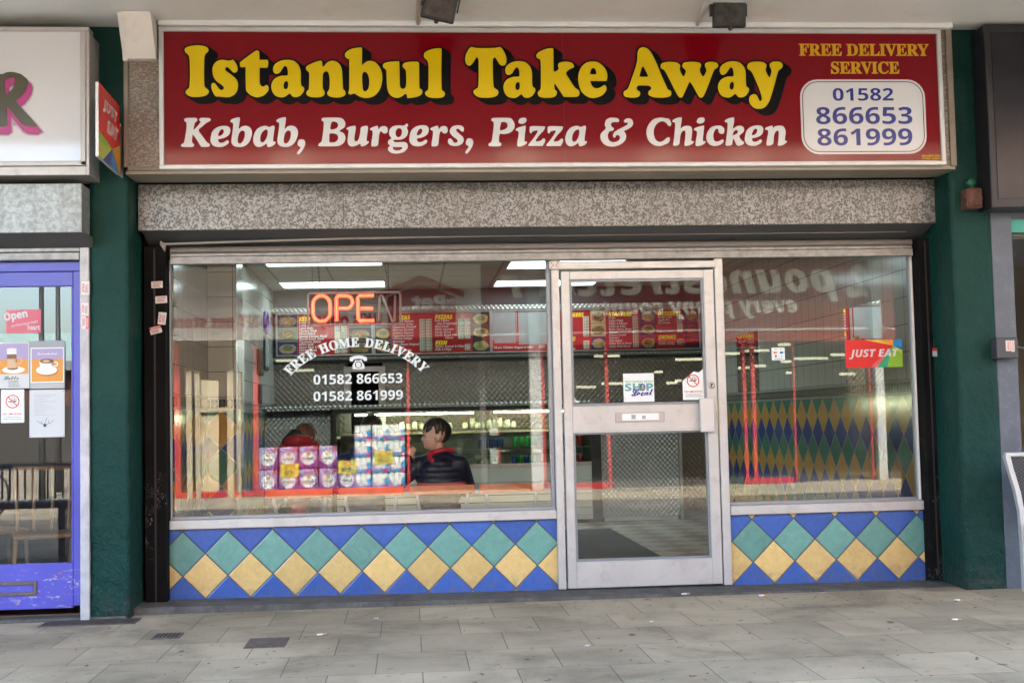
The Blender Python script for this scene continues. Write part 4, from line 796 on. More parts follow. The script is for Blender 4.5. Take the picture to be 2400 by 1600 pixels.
def purple():
    k = N('peeling_purple_paint'); c = k.ramp(k.noise(2, 4), [(.3, (.055, .055, .34)), (.7, (.078, .075, .43))]); sx = k.n('ShaderNodeSeparateXYZ'); k.l(k.pos(), sx.inputs[0])
    low = k.ramp(sx.outputs[2], [(.0, .0), (.13, 1.0), (.27, 1.0), (.34, 0.0)]); sd_ = k.ramp(k.math('ADD', sx.outputs[0], 2.7), [(.15, .25), (.35, 1.0)])
    nz = k.noise(16, 6, .7, .5, sc=(1, 1, 2.6)); f1 = k.math('MULTIPLY', k.math('MULTIPLY', k.ramp(nz, [(.585, 0.0), (.605, 1.0)]), low), sd_); c = k.mix(f1, c, (.40, .37, .46))
    f2 = k.math('MULTIPLY', k.math('MULTIPLY', k.ramp(k.noise(11, 5, .7, .2, sc=(1, 1, 2)), [(.625, 0.0), (.64, 1.0)]), low), sd_); c = k.mix(f2, c, (.30, .16, .09)); k.base(c)
    k.b.inputs['Roughness'].default_value = .35; k.bump(k.noise(30, 4, .6, 0, sc=(1, 1, .3)), .12, .004); return k.m
PUR = purple()
pd = thing('purple_door', (-3, -.47, .07), 'purple painted cafe door with scuffed kick panel and posters on its glass', 'door')
xr2 = -2.088
g = G(); g.box(-3.6, xr2, -.47, -.40, 2.215, 2.279, bev=.004); g.box(-2.138, xr2, -.468, -.40, .09, 2.215, bev=.004); g.build('outer_frame', PUR, pd)
g = G(); g.box(-3.5, -2.14, -.462, -.415, 2.12, 2.213, bev=.004); g.box(-2.152, -2.1405, -.460, -.41, .36, 2.12, bev=.003); g.box(-3.5, -2.14, -.462, -.415, .075, .36, bev=.004); g.box(-3.5, -3.42, -.46, -.41, .36, 2.12, bev=.004); g.build('leaf', PUR, pd)
pane(-3.42, -2.152, .36, 2.12, -.44, pd)
q = at(-40, 1398, -.47); q2 = at(86, 1361, -.47)
g = G(); frame_rect(g, q[0], q2[0], q[1], q2[1], .022, -.472, -.462, bev=.002); g.build('letter_plate', mat('tarnished_bronze', (.11, .085, .08), .5, .3, dirt=.3, dcol=(.3, .28, .3), ds=20), pd)
YN = -.448
def pcard(nm, px0, py0, px1, py1, label, m=PAPW, al=None):
    x0, z0, x1, z1 = card(px0, py0, px1, py1, YN); t = thing(nm, (x0, YN, z0), label, 'poster', 'posters on the purple door'); g = G(); rquad(g, x0, z0, x1, z1, YN, r=.002); g.build('sheet', m, t); return t, x0, z0, x1-x0, z1-z0
def rq(g, x0, z0, W_, H_, u0, v0, u1, v1, dy, m): g.flat(sheet([(x0+u0*W_, z0+v0*H_), (x0+u1*W_, z0+v0*H_), (x0+u1*W_, z0+v1*H_), (x0+u0*W_, z0+v1*H_)]), FY(YN-dy), m)
PINK = mat('pink_film', (.62, .10, .16), .4); MC['pink_film'].node_tree.nodes['Principled BSDF'].inputs['Alpha'].default_value = .75
t, x0, z0, W_, H_ = pcard('open_poster', 14, 725, 96, 781, 'pink Open sticker on the purple door glass', PINK)
g = G(); R15 = lambda x, z: (x0+(x*math.cos(.17)-z*math.sin(.17)), YN-.001, z0+(x*math.sin(.17)+z*math.cos(.17)))
g.flat(fit(text('Open', 'sans', .03), .02*W_, .42*H_, .70*W_, .86*H_), R15); g.flat(fit(text('and listening to heart', None, .01), .18*W_, .18*H_, .95*W_, .33*H_), R15); g.flat(fit(text('heart', None, .015), x0+.62*W_, z0+.13*H_, x0+.97*W_, z0+.36*H_), FY(YN-.001)); g.build('lettering', PAPW, t)
POT = [mat('coffee_orange', (.55, .24, .03), .5), mat('coffee_lilac', (.30, .25, .42), .5), mat('cup_white', (.66, .66, .66), .4), mat('coffee_brown', (.17, .07, .03), .5), mat('coffee_cream', (.50, .33, .20), .5), TXT, mat('coffee_shadow', (.30, .13, .02), .5)]
t, x0, z0, W_, H_ = pcard('coffee_poster', -20, 801, 69, 911, 'poster of a tall layered coffee headed Latte on the purple door')
g = G(); rq(g, x0, z0, W_, H_, 0, .31, .97, .62, .0008, 0); rq(g, x0, z0, W_, H_, 0, .62, .97, .97, .0008, 1)
g.flat(sheet(disc(x0+.58*W_, z0+.40*H_, .30*W_, 20, .075*H_)), FY(YN-.0012), 2); g.flat(sheet(disc(x0+.56*W_, z0+.44*H_, .15*W_, 16, .04*H_)), FY(YN-.0014), 3)
rq(g, x0, z0, W_, H_, .42, .44, .66, .64, .0016, 4); rq(g, x0, z0, W_, H_, .41, .64, .66, .74, .0016, 3); rq(g, x0, z0, W_, H_, .41, .74, .66, .82, .0016, 2); g.flat(sheet(disc(x0+.53*W_, z0+.84*H_, .14*W_, 12, .035*H_)), FY(YN-.0016), 2)
g.flat(outline([disc(x0+.72*W_, z0+.60*H_, .09*W_, 14, .09*H_), disc(x0+.72*W_, z0+.60*H_, .06*W_, 14, .065*H_)]), FY(YN-.0016), 4)
g.flat(fit(text('Latte', 'script', .01), x0+.32*W_, z0+.19*H_, x0+.72*W_, z0+.27*H_), FY(YN-.001), 5)
for i, wd in enumerate(('CARAMEL', 'VANILLA', 'HAZELNUT')): g.flat(fit(text(wd, None, .01), x0+.44*W_, z0+(.135-.05*i)*H_, x0+(.72+.04*(i == 2))*W_, z0+(.165-.05*i)*H_), FY(YN-.001), 5)
g.build('picture', POT, t)
t, x0, z0, W_, H_ = pcard('cup_poster', 70, 798, 152, 911, 'poster of a white coffee cup on an orange table, next to the Latte poster', mat('poster_grey', (.25, .27, .29), .5))
g = G(); rq(g, x0, z0, W_, H_, .02, .12, .97, .86, .0008, 2); rq(g, x0, z0, W_, H_, .05, .145, .95, .62, .0011, 0); rq(g, x0, z0, W_, H_, .05, .62, .95, .84, .0011, 1)
g.flat(sheet(disc(x0+.50*W_, z0+.36*H_, .31*W_, 24, .10*H_)), FY(YN-.0013), 6); g.flat(sheet(disc(x0+.48*W_, z0+.385*H_, .30*W_, 24, .095*H_)), FY(YN-.0015), 2)
cup = [(.27, .57), (.29, .47), (.36, .40), (.48, .37), (.60, .40), (.67, .47), (.70, .57), (.6, .60), (.37, .60)]; g.flat(sheet([(x0+u*W_, z0+v*H_) for u, v in cup]), FY(YN-.0018), 2)
g.flat(sheet(disc(x0+.485*W_, z0+.575*H_, .20*W_, 22, .052*H_)), FY(YN-.0021), 3); g.flat(sheet(disc(x0+.47*W_, z0+.575*H_, .10*W_, 14, .028*H_)), FY(YN-.0024), 4)
g.flat(outline([disc(x0+.72*W_, z0+.51*H_, .09*W_, 14, .055*H_), disc(x0+.72*W_, z0+.51*H_, .055*W_, 14, .033*H_)]), FY(YN-.0018), 2)
g.flat(fit(text('Fresh mocha blend', 'script', .01), x0+.22*W_, z0+.71*H_, x0+.78*W_, z0+.76*H_), FY(YN-.0015), 2)
for i in range(5): rq(g, x0, z0, W_, H_, .02, .012+.02*i, .97, .018+.02*i, .0011, 2)
g.build('picture', POT, t)
nosmoke(*card(2, 912, 57, 991, YN), YN, 'square cornered no smoking sticker on the purple door')
t, x0, z0, W_, H_ = pcard('notice', 69, 912, 151.5, 1025, 'white typed notice with a small vine drawing pinned inside the purple door')
g = G(); rn = random.Random(3)
for i in range(14): rq(g, x0, z0, W_, H_, .14, .895-.03*i-(.01*(i//3)), .14+rn.choice([.62, .6, .45, .3]), .901-.03*i-(.01*(i//3)), .001, 0)
def vine(pts, r): 
    for (a, b), (c, d) in zip(pts, pts[1:]):
        dx, dz = (c-a)*W_, (d-b)*H_; L = math.hypot(dx, dz) or 1; nx, nz = -dz/L*r, dx/L*r
        g.flat(sheet([(x0+a*W_+nx, z0+b*H_+nz), (x0+a*W_-nx, z0+b*H_-nz), (x0+c*W_-nx, z0+d*H_-nz), (x0+c*W_+nx, z0+d*H_+nz)]), FY(YN-.001), 1)
for v_ in ([(.42, .27), (.3, .30), (.2, .36)], [(.42, .27), (.47, .35), (.5, .41)], [(.45, .27), (.58, .29), (.7, .36)], [(.36, .28), (.33, .34)], [(.55, .28), (.55, .36)]): vine(v_, .0012)
g.flat(sheet(disc(x0+.44*W_, z0+.25*H_, .05*W_, 10)), FY(YN-.0012), 1)
for u, v in ((.03, .97), (.96, .97), (.03, .03), (.96, .03)): g.flat(sheet(disc(x0+u*W_, z0+v*H_, .003, 8)), FY(YN-.0015), 1)
g.build('printing', [mat('print_grey', (1, 1, 1)), TXT], t)
# cafe room behind the purple door
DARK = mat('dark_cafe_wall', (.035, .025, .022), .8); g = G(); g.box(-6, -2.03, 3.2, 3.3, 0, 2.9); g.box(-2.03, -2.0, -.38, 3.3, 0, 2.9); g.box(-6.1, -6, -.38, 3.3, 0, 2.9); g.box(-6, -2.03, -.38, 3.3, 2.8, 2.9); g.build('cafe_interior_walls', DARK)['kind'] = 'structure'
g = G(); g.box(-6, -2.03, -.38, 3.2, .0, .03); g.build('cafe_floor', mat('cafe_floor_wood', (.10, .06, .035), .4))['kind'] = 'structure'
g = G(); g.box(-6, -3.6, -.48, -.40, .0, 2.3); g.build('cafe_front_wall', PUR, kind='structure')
WOOD = mat('chair_wood', (.28, .15, .06), .4)
def wood_chair(x, y, rot, label):
    t = thing('wooden_chair', (x, y, .03), label, 'chair', 'wooden chairs inside the cafe'); c_, s_ = math.cos(rot), math.sin(rot); tr = lambda p: (x+p[0]*c_-p[1]*s_, y+p[0]*s_+p[1]*c_, p[2]+.03)
    g = G(); g.box(-.2, .2, -.2, .2, .43, .46, bev=.01); g.v = [tr(p) for p in g.v]; g.build('seat', WOOD, t)
    for (a_, b_) in ((-.18, -.18), (.18, -.18), (-.18, .18), (.18, .18)): g = G(); g.tube([tr((a_*1.15, b_*1.15, 0)), tr((a_, b_, .43))], .016); g.build('leg', WOOD, t)
    g = G(); 
    for a_ in (-.17, -.06, .06, .17): g.tube([tr((a_, .19, .46)), tr((a_*1.1, .25, .9))], .012)
    g.tube([tr((-.2, .26, .9)), tr((.2, .26, .9))], .02); g.build('backrest', WOOD, t)
wood_chair(-2.55, .35, .3, 'wooden cafe chair nearest the purple door glass'); wood_chair(-3.05, .8, 2.2, 'wooden cafe chair further inside behind the coffee posters'); wood_chair(-2.45, 1.5, -1.2, 'wooden cafe chair deepest inside the cafe')
# ================================================================ right neighbour
rn_ = thing('fascia_sign', (5, -.7, 2.53), 'dark graphite fascia box of the right hand neighbour shop', 'fascia')
GR = mat('graphite_panel', (.018, .015, .02), .35, spec=.4); q = at(2303, 65, -.7); q2 = at(2330, 487, -.7)
g = G(); g.box(q[0]+.01, 7, -.70, -.35, q2[1], 3.775, bev=.006); g.build('casing', GR, rn_)
g = G(); g.box(q[0]+.055, 6.95, -.706, -.70, q2[1]+.06, 3.72); g.build('panel', mat('graphite_gloss', (.014, .013, .018), .22, spec=.3, var=.3, vs=5), rn_)
rsf = thing('shop_window', (4.6, -.48, 0), 'grey framed window of the neighbour shop behind the curved metal chair', 'window')
GRY = mat('slate_paint', (.085, .10, .13), .5, var=.15, vs=6, dirt=.2, dcol=(.3, .3, .32), ds=25)
g = G(); g.box(3.967, 4.115, -.50, -.35, .0, q2[1], bev=.004); g.box(5.6, 5.75, -.50, -.35, .0, q2[1], bev=.004); g.box(4.115, 5.6, -.49, -.35, 2.49, 2.55, bev=.003); g.box(4.115, 5.6, -.49, -.35, .0, .35, bev=.003); g.build('frame', GRY, rsf)
g = G(); g.box(4.115, 5.6, -.48, -.40, 2.40, 2.49); g.build('teal_band', mat('teal_paint', (.05, .30, .25), .5), rsf); pane(4.115, 5.6, .35, 2.40, -.43, rsf)
g = G(); g.box(4.0, 7, 2.5, 2.6, 0, 2.9); g.box(7, 7.1, -.35, 2.6, 0, 2.9); g.box(3.93, 3.96, .0, 2.6, 0, 2.9); g.box(3.95, 7, -.35, 2.5, 2.8, 2.9); g.build('neighbour_interior_walls', mat('cream_wall', (.55, .50, .45), .7))['kind'] = 'structure'
g = G(); g.box(4.0, 7, -.35, 2.5, .0, .03); g.build('neighbour_floor', mat('grey_floor', (.2, .2, .2), .5))['kind'] = 'structure'
g = G(); g.box(5.75, 9, -.5, -.35, 0, 2.55); g.build('neighbour_front_wall', GRY, kind='structure')
kb = thing('key_box', (4.0, -.55, 1.53), 'dark key box with a sticker and wire on the grey post', 'key box')
g = G(); g.box(3.925, 4.072, -.60, -.50, 1.535, 1.675, bev=.006); g.build('housing', mat('key_box_plastic', (.05, .05, .06), .45), kb)
g = G(); g.box(3.985, 4.018, -.603, -.600, 1.585, 1.655); g.box(4.022, 4.045, -.603, -.600, 1.58, 1.655, 0); g.flat(fit(text('KING', 'sansi'), 0, 0, .055, .016), lambda x, z: (4.010-z, -.6045, 1.593+x), 1); g.flat(fit(text('01582 867000'[:5], 'sans'), 0, 0, .06, .009), lambda x, z: (4.038-z, -.6045, 1.588+x), 1); g.build('sticker', [MC['sticker_white'], PRED], kb)
g = G(); g.tube([(4.06, -.61, 1.61), (4.085, -.66, 1.60), (4.12, -.66, 1.57), (4.18, -.6, 1.52)], .006); g.build('wire', mat('bare_wire', (.4, .38, .36), .3, .8), kb)
mc = thing('metal_chair', (4.15, -.75, 0), 'curved silver framed chair with black mesh at the right edge', 'chair')
def cp(px, py, Y=-.75): q = at(px, py, Y); return (q[0], Y, q[1])
sp = [cp(2352, 1068), cp(2362, 1105), cp(2376, 1150), cp(2386, 1200), cp(2391, 1260), cp(2395, 1330), cp(2398, 1386)]
g = G()
for (a, b, c), (d, e, f_) in zip(sp, sp[1:]): g.prism([(a, c), (d, f_), (d+.032, f_), (a+.034, c+.002)], -.775, -.735)
g.build('side_frame', mat('silver_powder_coat', (.52, .52, .52), .45, .3), mc)
g = G(); g.box(sp[0][0]+.005, 4.4, -.775, -.735, sp[0][2]-.004, sp[0][2]+.022, bev=.004); g.box(sp[2][0]+.05, 4.4, -.77, -.74, .50, .515, bev=.003); g.build('top_rail', MC['silver_powder_coat'], mc)
k = N('black_mesh'); ck = k.n('ShaderNodeTexChecker'); mpn = k.n('ShaderNodeVectorMath', operation='MULTIPLY'); k.l(k.pos(), mpn.inputs[0]); mpn.inputs[1].default_value = (1, 0, 1.4); k.l(mpn.outputs[0], ck.inputs[0]); ck.inputs['Scale'].default_value = 60
k.base(k.mix(ck.outputs['Fac'], (.01, .01, .01), (.05, .05, .052))); k.b.inputs['Roughness'].default_value = .5; k.b.inputs['Alpha'].default_value = .92
g = G(); top = sp[0][2]-.01; g.add([(sp[0][0]+.04, -.752, top), (4.4, -.752, top), (4.4, -.752, .515), (sp[3][0]+.03, -.752, .515), (sp[2][0]+.032, -.752, sp[2][2]), (sp[1][0]+.036, -.752, sp[1][2])], [(0, 1, 2, 3, 4, 5)]); g.build('mesh_back', k.m, mc)
g = G(); g.box(sp[3][0]+.03, 4.4, -1.2, -.76, .44, .46, bev=.004); g.build('seat', MC['silver_powder_coat'], mc)
for lx in (sp[3][0]+.05, 4.36): g = G(); g.tube([(lx, -1.18, 0), (lx, -1.16, .44)], .014); g.build('leg', MC['silver_powder_coat'], mc)
# ================================================================ take away interior
RX0, RX1, RY1, RZ = -1.6, 3.62, 8.2, 2.78
def tile_wall_mat(name, axis):
    k = N(name); sx = k.n('ShaderNodeSeparateXYZ'); k.l(k.pos(), sx.inputs[0]); U, Z = sx.outputs[axis], sx.outputs['Z']
    fr = lambda s, o, d: k.math('FRACT', k.math('DIVIDE', k.math('ADD', s, o), d)); ed = lambda f: k.math('MINIMUM', f, k.math('SUBTRACT', 1, f))
    e = k.math('MINIMUM', ed(fr(U, 20, .2)), ed(fr(Z, 10-.23, .2))); wt = k.mix(k.math('LESS_THAN', e, .014), (.60, .60, .54), (.16, .15, .13))
    d = .3; u = k.math('DIVIDE', k.math('ADD', U, 12), d); v = k.math('DIVIDE', k.math('SUBTRACT', Z, .12), d); p = k.math('ADD', u, v); q = k.math('SUBTRACT', v, u)
    row = k.math('MODULO', k.math('ADD', k.math('ADD', k.math('FLOOR', p), k.math('FLOOR', q)), 300), 3)
    c = k.mix(k.math('GREATER_THAN', row, .5), (.60, .34, .07), (.06, .22, .15)); c = k.mix(k.math('GREATER_THAN', row, 1.5), c, (.03, .06, .27))
    e2 = k.math('MINIMUM', ed(k.math('FRACT', p)), ed(k.math('FRACT', q))); c = k.mix(k.math('LESS_THAN', e2, .022), c, (.42, .40, .36))
    mar = k.ramp(k.noise(9, 4, .6, 1.5), [(.3, (.85, .85, .85)), (.7, (1.1, 1.1, 1.1))]); c = k.mix(1, c, mar, 'MULTIPLY')
    bu = fr(U, 20, .06); bz = k.math('DIVIDE', k.math('SUBTRACT', Z, 1.33), .085); dia = k.math('ADD', k.math('ABSOLUTE', k.math('SUBTRACT', bu, .5)), k.math('ABSOLUTE', k.math('SUBTRACT', bz, .5)))
    bc = k.mix(k.math('LESS_THAN', dia, .42), (.035, .04, .035), (.15, .17, .15)); bc = k.mix(k.math('LESS_THAN', ed(bu), .07), bc, (.35, .35, .3)); bc = k.mix(k.math('LESS_THAN', ed(bz), .09), bc, (.35, .35, .3))
    out = k.mix(k.math('GREATER_THAN', Z, 1.32), c, bc); out = k.mix(k.math('GREATER_THAN', Z, 1.42), out, wt); k.base(out); k.b.inputs['Roughness'].default_value = .16
    k.bump(k.math('LESS_THAN', e, .014), .15, .002); return k.m
TWY = tile_wall_mat('wall_tiles_side', 'Y'); TWX = tile_wall_mat('wall_tiles_front', 'X')
def quilt(name, col=(.42, .40, .37), sc=26, rough=.28, st=.6):
    k = N(name); vo = k.n('ShaderNodeTexVoronoi'); vo.feature = 'F1'; vo.inputs['Scale'].default_value = sc; vo.inputs['Randomness'].default_value = 0
    mp = k.n('ShaderNodeVectorMath', operation='MULTIPLY'); k.l(k.pos(), mp.inputs[0]); mp.inputs[1].default_value = (1, 0.001, .9)
    ro = k.n('ShaderNodeVectorRotate', rotation_type='Y_AXIS'); k.l(mp.outputs[0], ro.inputs['Vector']); ro.inputs['Angle'].default_value = rad(45); k.l(ro.outputs[0], vo.inputs['Vector'])
    k.base(col+(1,)); k.b.inputs['Metallic'].default_value = .55; k.b.inputs['Roughness'].default_value = rough; k.bump(vo.outputs['Distance'], st, .03); return k.m
QS = quilt('quilted_steel'); QD = quilt('quilted_steel_dull', (.30, .25, .21), 22, .42, .5); STEEL = mat('brushed_steel', (.42, .42, .41), .32, .9, var=.1, vs=4)
g = G(); g.box(RX0-.1, RX0, .06, RY1, 0, 2.85); g.box(RX0, -1.372, 1.5, 1.9, 0, RZ-.002); o = g.build('interior_wall', [TWY]); o['kind'] = 'structure'
o.data.materials.append(TWX)
for p in o.data.polygons:
    if abs(p.normal.y) > .9: p.material_index = 1
g = G(); g.box(RX1, RX1+.1, .06, RY1, 0, 2.85); g.build('interior_wall', [TWY])['kind'] = 'structure'
g = G(); g.box(-1.378, -1.366, 1.492, 1.502, 0.03, RZ-.01); g.build('tile_corner_strip', STEEL, kind='structure')
g = G(); g.box(RX0-.1, RX1+.1, RY1, RY1+.1, 0, 2.85); g.build('back_wall', QD)['kind'] = 'structure'
YB = 6.46; kx0, kx1 = at(812, 900, YB)[0], at(897, 900, YB)[0]
g = G(); g.box(RX0, kx0, YB, YB+.06, .03, 1.94); g.box(kx1, RX1, YB, YB+.06, .03, 1.94); g.build('splashback_wall', QD)['kind'] = 'structure'
k = N('floor_checker'); ro = k.n('ShaderNodeVectorRotate', rotation_type='Z_AXIS'); k.l(k.pos(), ro.inputs['Vector']); ro.inputs['Angle'].default_value = rad(45); ck = k.n('ShaderNodeTexChecker'); k.l(ro.outputs[0], ck.inputs[0]); ck.inputs['Scale'].default_value = 3.6
k.base(k.mix(ck.outputs['Fac'], (.43, .41, .35), (.21, .155, .12))); k.b.inputs['Roughness'].default_value = .3
g = G(); g.box(RX0, RX1, .06, RY1, -.05, .03); g.build('interior_floor', k.m)['kind'] = 'structure'
def ceil_mat():
    k = N('ceiling_tiles'); sx = k.n('ShaderNodeSeparateXYZ'); k.l(k.pos(), sx.inputs[0]); ed = lambda f: k.math('MINIMUM', f, k.math('SUBTRACT', 1, f))
    a = ed(k.math('FRACT', k.math('DIVIDE', k.math('ADD', sx.outputs[0], 6.22), .6))); b = ed(k.math('FRACT', k.math('DIVIDE', k.math('ADD', sx.outputs[1], 5.73), .6)))
    k.base(k.mix(k.math('LESS_THAN', k.math('MINIMUM', a, b), .02), (.52, .50, .45), (.26, .25, .23))); k.b.inputs['Roughness'].default_value = .8; return k.m
g = G(); g.box(RX0, RX1, .02, 7.0, RZ, 2.85); g.build('interior_ceiling', ceil_mat())['kind'] = 'structure'
g = G(); g.box(RX0, RX1, 7.0, RY1, 2.72, 2.85); g.build('kitchen_ceiling', mat('kitchen_ceiling_dark', (.08, .08, .085), .7))['kind'] = 'structure'
LITM = mat('light_panel_diffuser', (.8, .85, .85), .5, emit=(.80, .97, 1.0), est=.42)
lab = ['left ceiling light panel nearest the window', 'left ceiling light panel further back, above the menu', 'right ceiling light panel nearest the window', 'right ceiling light panel further back, above the menu']
for i, (x0, x1, y0, y1) in enumerate(((-1.38, -.25, 3.3, 3.9), (-1.42, -.26, 5.37, 6.0), (1.04, 2.2, 3.72, 4.35), (1.02, 2.2, 5.5, 6.1))):
    t = thing('ceiling_light', ((x0+x1)/2, (y0+y1)/2, RZ-.03), lab[i], 'ceiling light', 'square ceiling light panels')
    g = G(); g.box(x0, x1, y0, y1, RZ-.012, RZ-.001); g.build('diffuser', LITM, t)
    g = G(); frame = [(x0-.02, x1+.02, y0-.02, y0), (x0-.02, x1+.02, y1, y1+.02), (x0-.02, x0, y0, y1), (x1, x1+.02, y0, y1)]
    for q in frame: g.box(q[0], q[1], q[2], q[3], RZ-.018, RZ-.0005)
    g.build('frame', mat('light_frame_white', (.6, .6, .58), .5), t)
g = G(); g.box(1.1, 2.06, .25, 4.3, .031, .043, bev=.004); tag(g.build('door_mat', mat('charcoal_mat', (.022, .024, .026), .95, bump=.5, bs=200, bd=.004)), 'long charcoal entrance mat inside the shop door', 'mat')
MIR = mat('mirror_glass', (.85, .88, .86), .01, 1)
for (y0, y1, lb) in ((4.04, 4.91, 'wall mirror on the right hand tiled wall near the counter'), (.63, 1.46, 'wall mirror on the right hand tiled wall beside the food delivery sticker')):
    t = thing('wall_mirror', (RX1-.01, (y0+y1)/2, 1.43), lb, 'mirror', 'mirrors on the tiled wall')
    g = G(); g.box(RX1-.008, RX1-.001, y0, y1, 1.43, 2.05); g.build('mirror', MIR, t)
# clock, picture frames on the left wall
t = thing('wall_clock', (-1.58, 5.5, 2.22), 'purple rimmed round clock on the left interior wall', 'clock')
g = G(); g.lathe([(.13, 0), (.135, .015), (.125, .035), (.105, .04), (.10, .02)], (-1.598, 5.5, 2.33), 'x', 0, 24); g.build('rim', mat('clock_purple', (.10, .03, .30), .4), t)
g = G(); g.lathe([(.10, 0), (.10, .003)], (-1.58, 5.5, 2.33), 'x', 0, 20); g.build('dial', PAPW, t)
for i, (y0, y1, z0, z1, lb) in enumerate(((4.75, 5.15, 1.72, 2.0, 'brown framed picture on the left wall below the purple clock'), (5.35, 5.75, 1.80, 2.18, 'larger dark framed certificate right of the brown picture'), (4.8, 5.05, 1.42, 1.62, 'smallest dark red frame, under the brown picture'))):
    t = thing('picture_frame', (-1.59, y0, z0), lb, 'picture', 'framed pictures on the left wall')
    g = G(); g.box(-1.598, -1.578, y0, y1, z0, z1, bev=.004); g.build('frame', mat('frame_brown_%d' % i, [(.12, .05, .02), (.04, .04, .045), (.10, .01, .015)][i], .4), t); g = G(); g.box(-1.579, -1.576, y0+.04, y1-.04, z0+.04, z1-.04); g.build('picture', mat('picture_beige_%d' % i, [(.20, .14, .10), (.38, .42, .42), (.18, .15, .16)][i], .4, var=.5, vs=18), t)
# ================================================================ menu boards
YM = 6.3
MB_ = mat('menu_red', (.40, .009, .014), .3); MBK = mat('menu_black', (.02, .02, .025), .35); MNV = mat('menu_navy', (.03, .02, .12), .35); MY = mat('menu_yellow', (.85, .62, .02), .4, emit=(.85, .62, .02), est=.01); MW = mat('menu_white', (.78, .75, .70), .4); MCR = mat('menu_price_cream', (.62, .58, .44), .5); MGR = mat('menu_cover_grey', (.30, .31, .31), .45, var=.1, vs=4)
def food(name, cs, sc=17):
    if name in MC: return MC[name]
    k = N(name); k.base(k.ramp(k.noise(sc, 3, .6, .6), [(i/(len(cs)-1)*.36+.32, tuple(v*.62 for v in c)) for i, c in enumerate(cs)])); k.b.inputs['Roughness'].default_value = .5; MC[name] = k.m; return k.m
FOODS = {'kebab': food('food_kebab', [(.10, .02, .01), (.34, .16, .08), (.12, .22, .05), (.55, .40, .25)]), 'wrap': food('food_wrap', [(.60, .48, .28), (.50, .38, .2), (.20, .12, .06)], 12), 'pizza': food('food_pizza', [(.55, .10, .03), (.75, .50, .12), (.60, .45, .10), (.15, .25, .05)]), 'chips': food('food_chips', [(.60, .33, .04), (.80, .55, .10), (.42, .18, .02)], 24),
         'burger': food('food_burger', [(.45, .20, .06), (.65, .38, .12), (.20, .07, .03), (.30, .40, .08)], 20), 'fish': food('food_fish', [(.75, .65, .45), (.65, .50, .20), (.20, .3, .06)], 18), 'drink': food('food_drink', [(.45, .01, .01), (.35, .01, .01), (.02, .02, .03)], 30)}
def mr(g, px0, py0, px1, py1, dy=0, m=0): a = at(px0, py1, YM); b = at(px1, py0, YM); g.flat(sheet([(a[0], a[1]), (b[0], a[1]), (b[0], b[1]), (a[0], b[1])]), FY(YM-dy), m)
def menu_board(px0, px1, label, build):
    a = at(px0, 838, YM); b = at(px1, 728, YM); z0, z1 = 1.985, 2.50; x0, x1 = a[0], b[0]
    t = thing('menu_board', ((x0+x1)/2, YM, z0), label, 'menu board', 'lit menu boards over the counter')
    g = G(); frame_rect(g, x0, x1, z0, z1, .018, YM-.02, YM+.03, bev=.002); g.box(x0+.018, x1-.018, YM+.001, YM+.03, z0+.018, z1-.018); g.build('frame', STEEL, t); build(t, x0+.018, x1-.018, z0+.018, z1-.018)
def pic(t, x0, z0, x1, z1, kind, bgm=None):
    g = G(); g.flat(sheet([(x0, z0), (x1, z0), (x1, z1), (x0, z1)]), FY(YM-.003), 0); w_, h_ = x1-x0, z1-z0; rn = random.Random(int(x0*1000+z0*77)); cx_, cz_ = (x0+x1)/2, (z0+z1)/2-.03*h_
    n = 22; g.flat(sheet([(cx_+w_*.46*math.cos(2*math.pi*i/n)*rn.uniform(.86, 1.05), cz_+h_*.40*math.sin(2*math.pi*i/n)*rn.uniform(.84, 1.06)) for i in range(n)]), FY(YM-.006), 1)
    g.flat(sheet([(cx_+w_*.30*math.cos(2*math.pi*i/n)*rn.uniform(.7, 1.1), cz_+.05*h_+h_*.24*math.sin(2*math.pi*i/n)*rn.uniform(.7, 1.1)) for i in range(n)]), FY(YM-.009), 2)
    second = {'kebab': 'food_burger', 'wrap': 'food_kebab', 'pizza': 'food_kebab', 'chips': 'food_kebab', 'burger': 'food_kebab', 'fish': 'food_fish', 'drink': 'food_drink'}[kind]
    g.build('food_photo', [bgm or MBK, FOODS[kind], MC[second]], t)
def items(t, x0, x1, ztop, names, prices, cols=1, head=None, dz=.0345, sz=.036, pw=.07, headx=None):
    g = G(); z = ztop
    if head: g.flat(fit(text(head, 'sansi', .03), x0+.01, z-.06, x0+.01+.036*len(head), z-.008), FY(YM-.007)); g.build('heading', MY, t); z -= .088
    g = G(); zz = z
    for nm_ in names:
        if nm_: tm = place(text(nm_, 'serifi', .012, 0, 1), x0+.01, zz, sz); g.flat(tm, FY(YM-.006))
        zz -= dz
    g.build('item_lettering', MW, t)
    gp = G(); gt = G(); h = dz*len(names)
    for c in range(cols):
        xc1 = x1-.012-c*(pw+.008); gp.flat(sheet(rrect(xc1-pw, z-h+dz*.9, xc1, z+dz*.95, .006, 3)), FY(YM-.0055)); zz = z
        for p_ in prices:
            if p_: pr = p_[c] if isinstance(p_, tuple) else p_; gt.flat(place(text(pr, 'serif', 0, 0, 1), xc1-pw+.01, zz, sz*.9), FY(YM-.0075))
            zz -= dz
    gp.build('price_strip', MCR, t); gt.build('price_lettering', TXT, t)
def panel(t, x0, z0, x1, z1, m=None, nm='red_panel'): g = G(); g.flat(sheet([(x0, z0), (x1, z0), (x1, z1), (x0, z1)]), FY(YM-.002)); g.build(nm, m or MB_, t)
def pics3(t, x0, x1, z0, z1, ks, bg=None):
    h = (z1-z0)/3
    for i, k_ in enumerate(ks): pic(t, x0+.003, z1-h*(i+1)+.003, x1-.003, z1-h*i-.003, k_, bg[i] if bg else None)
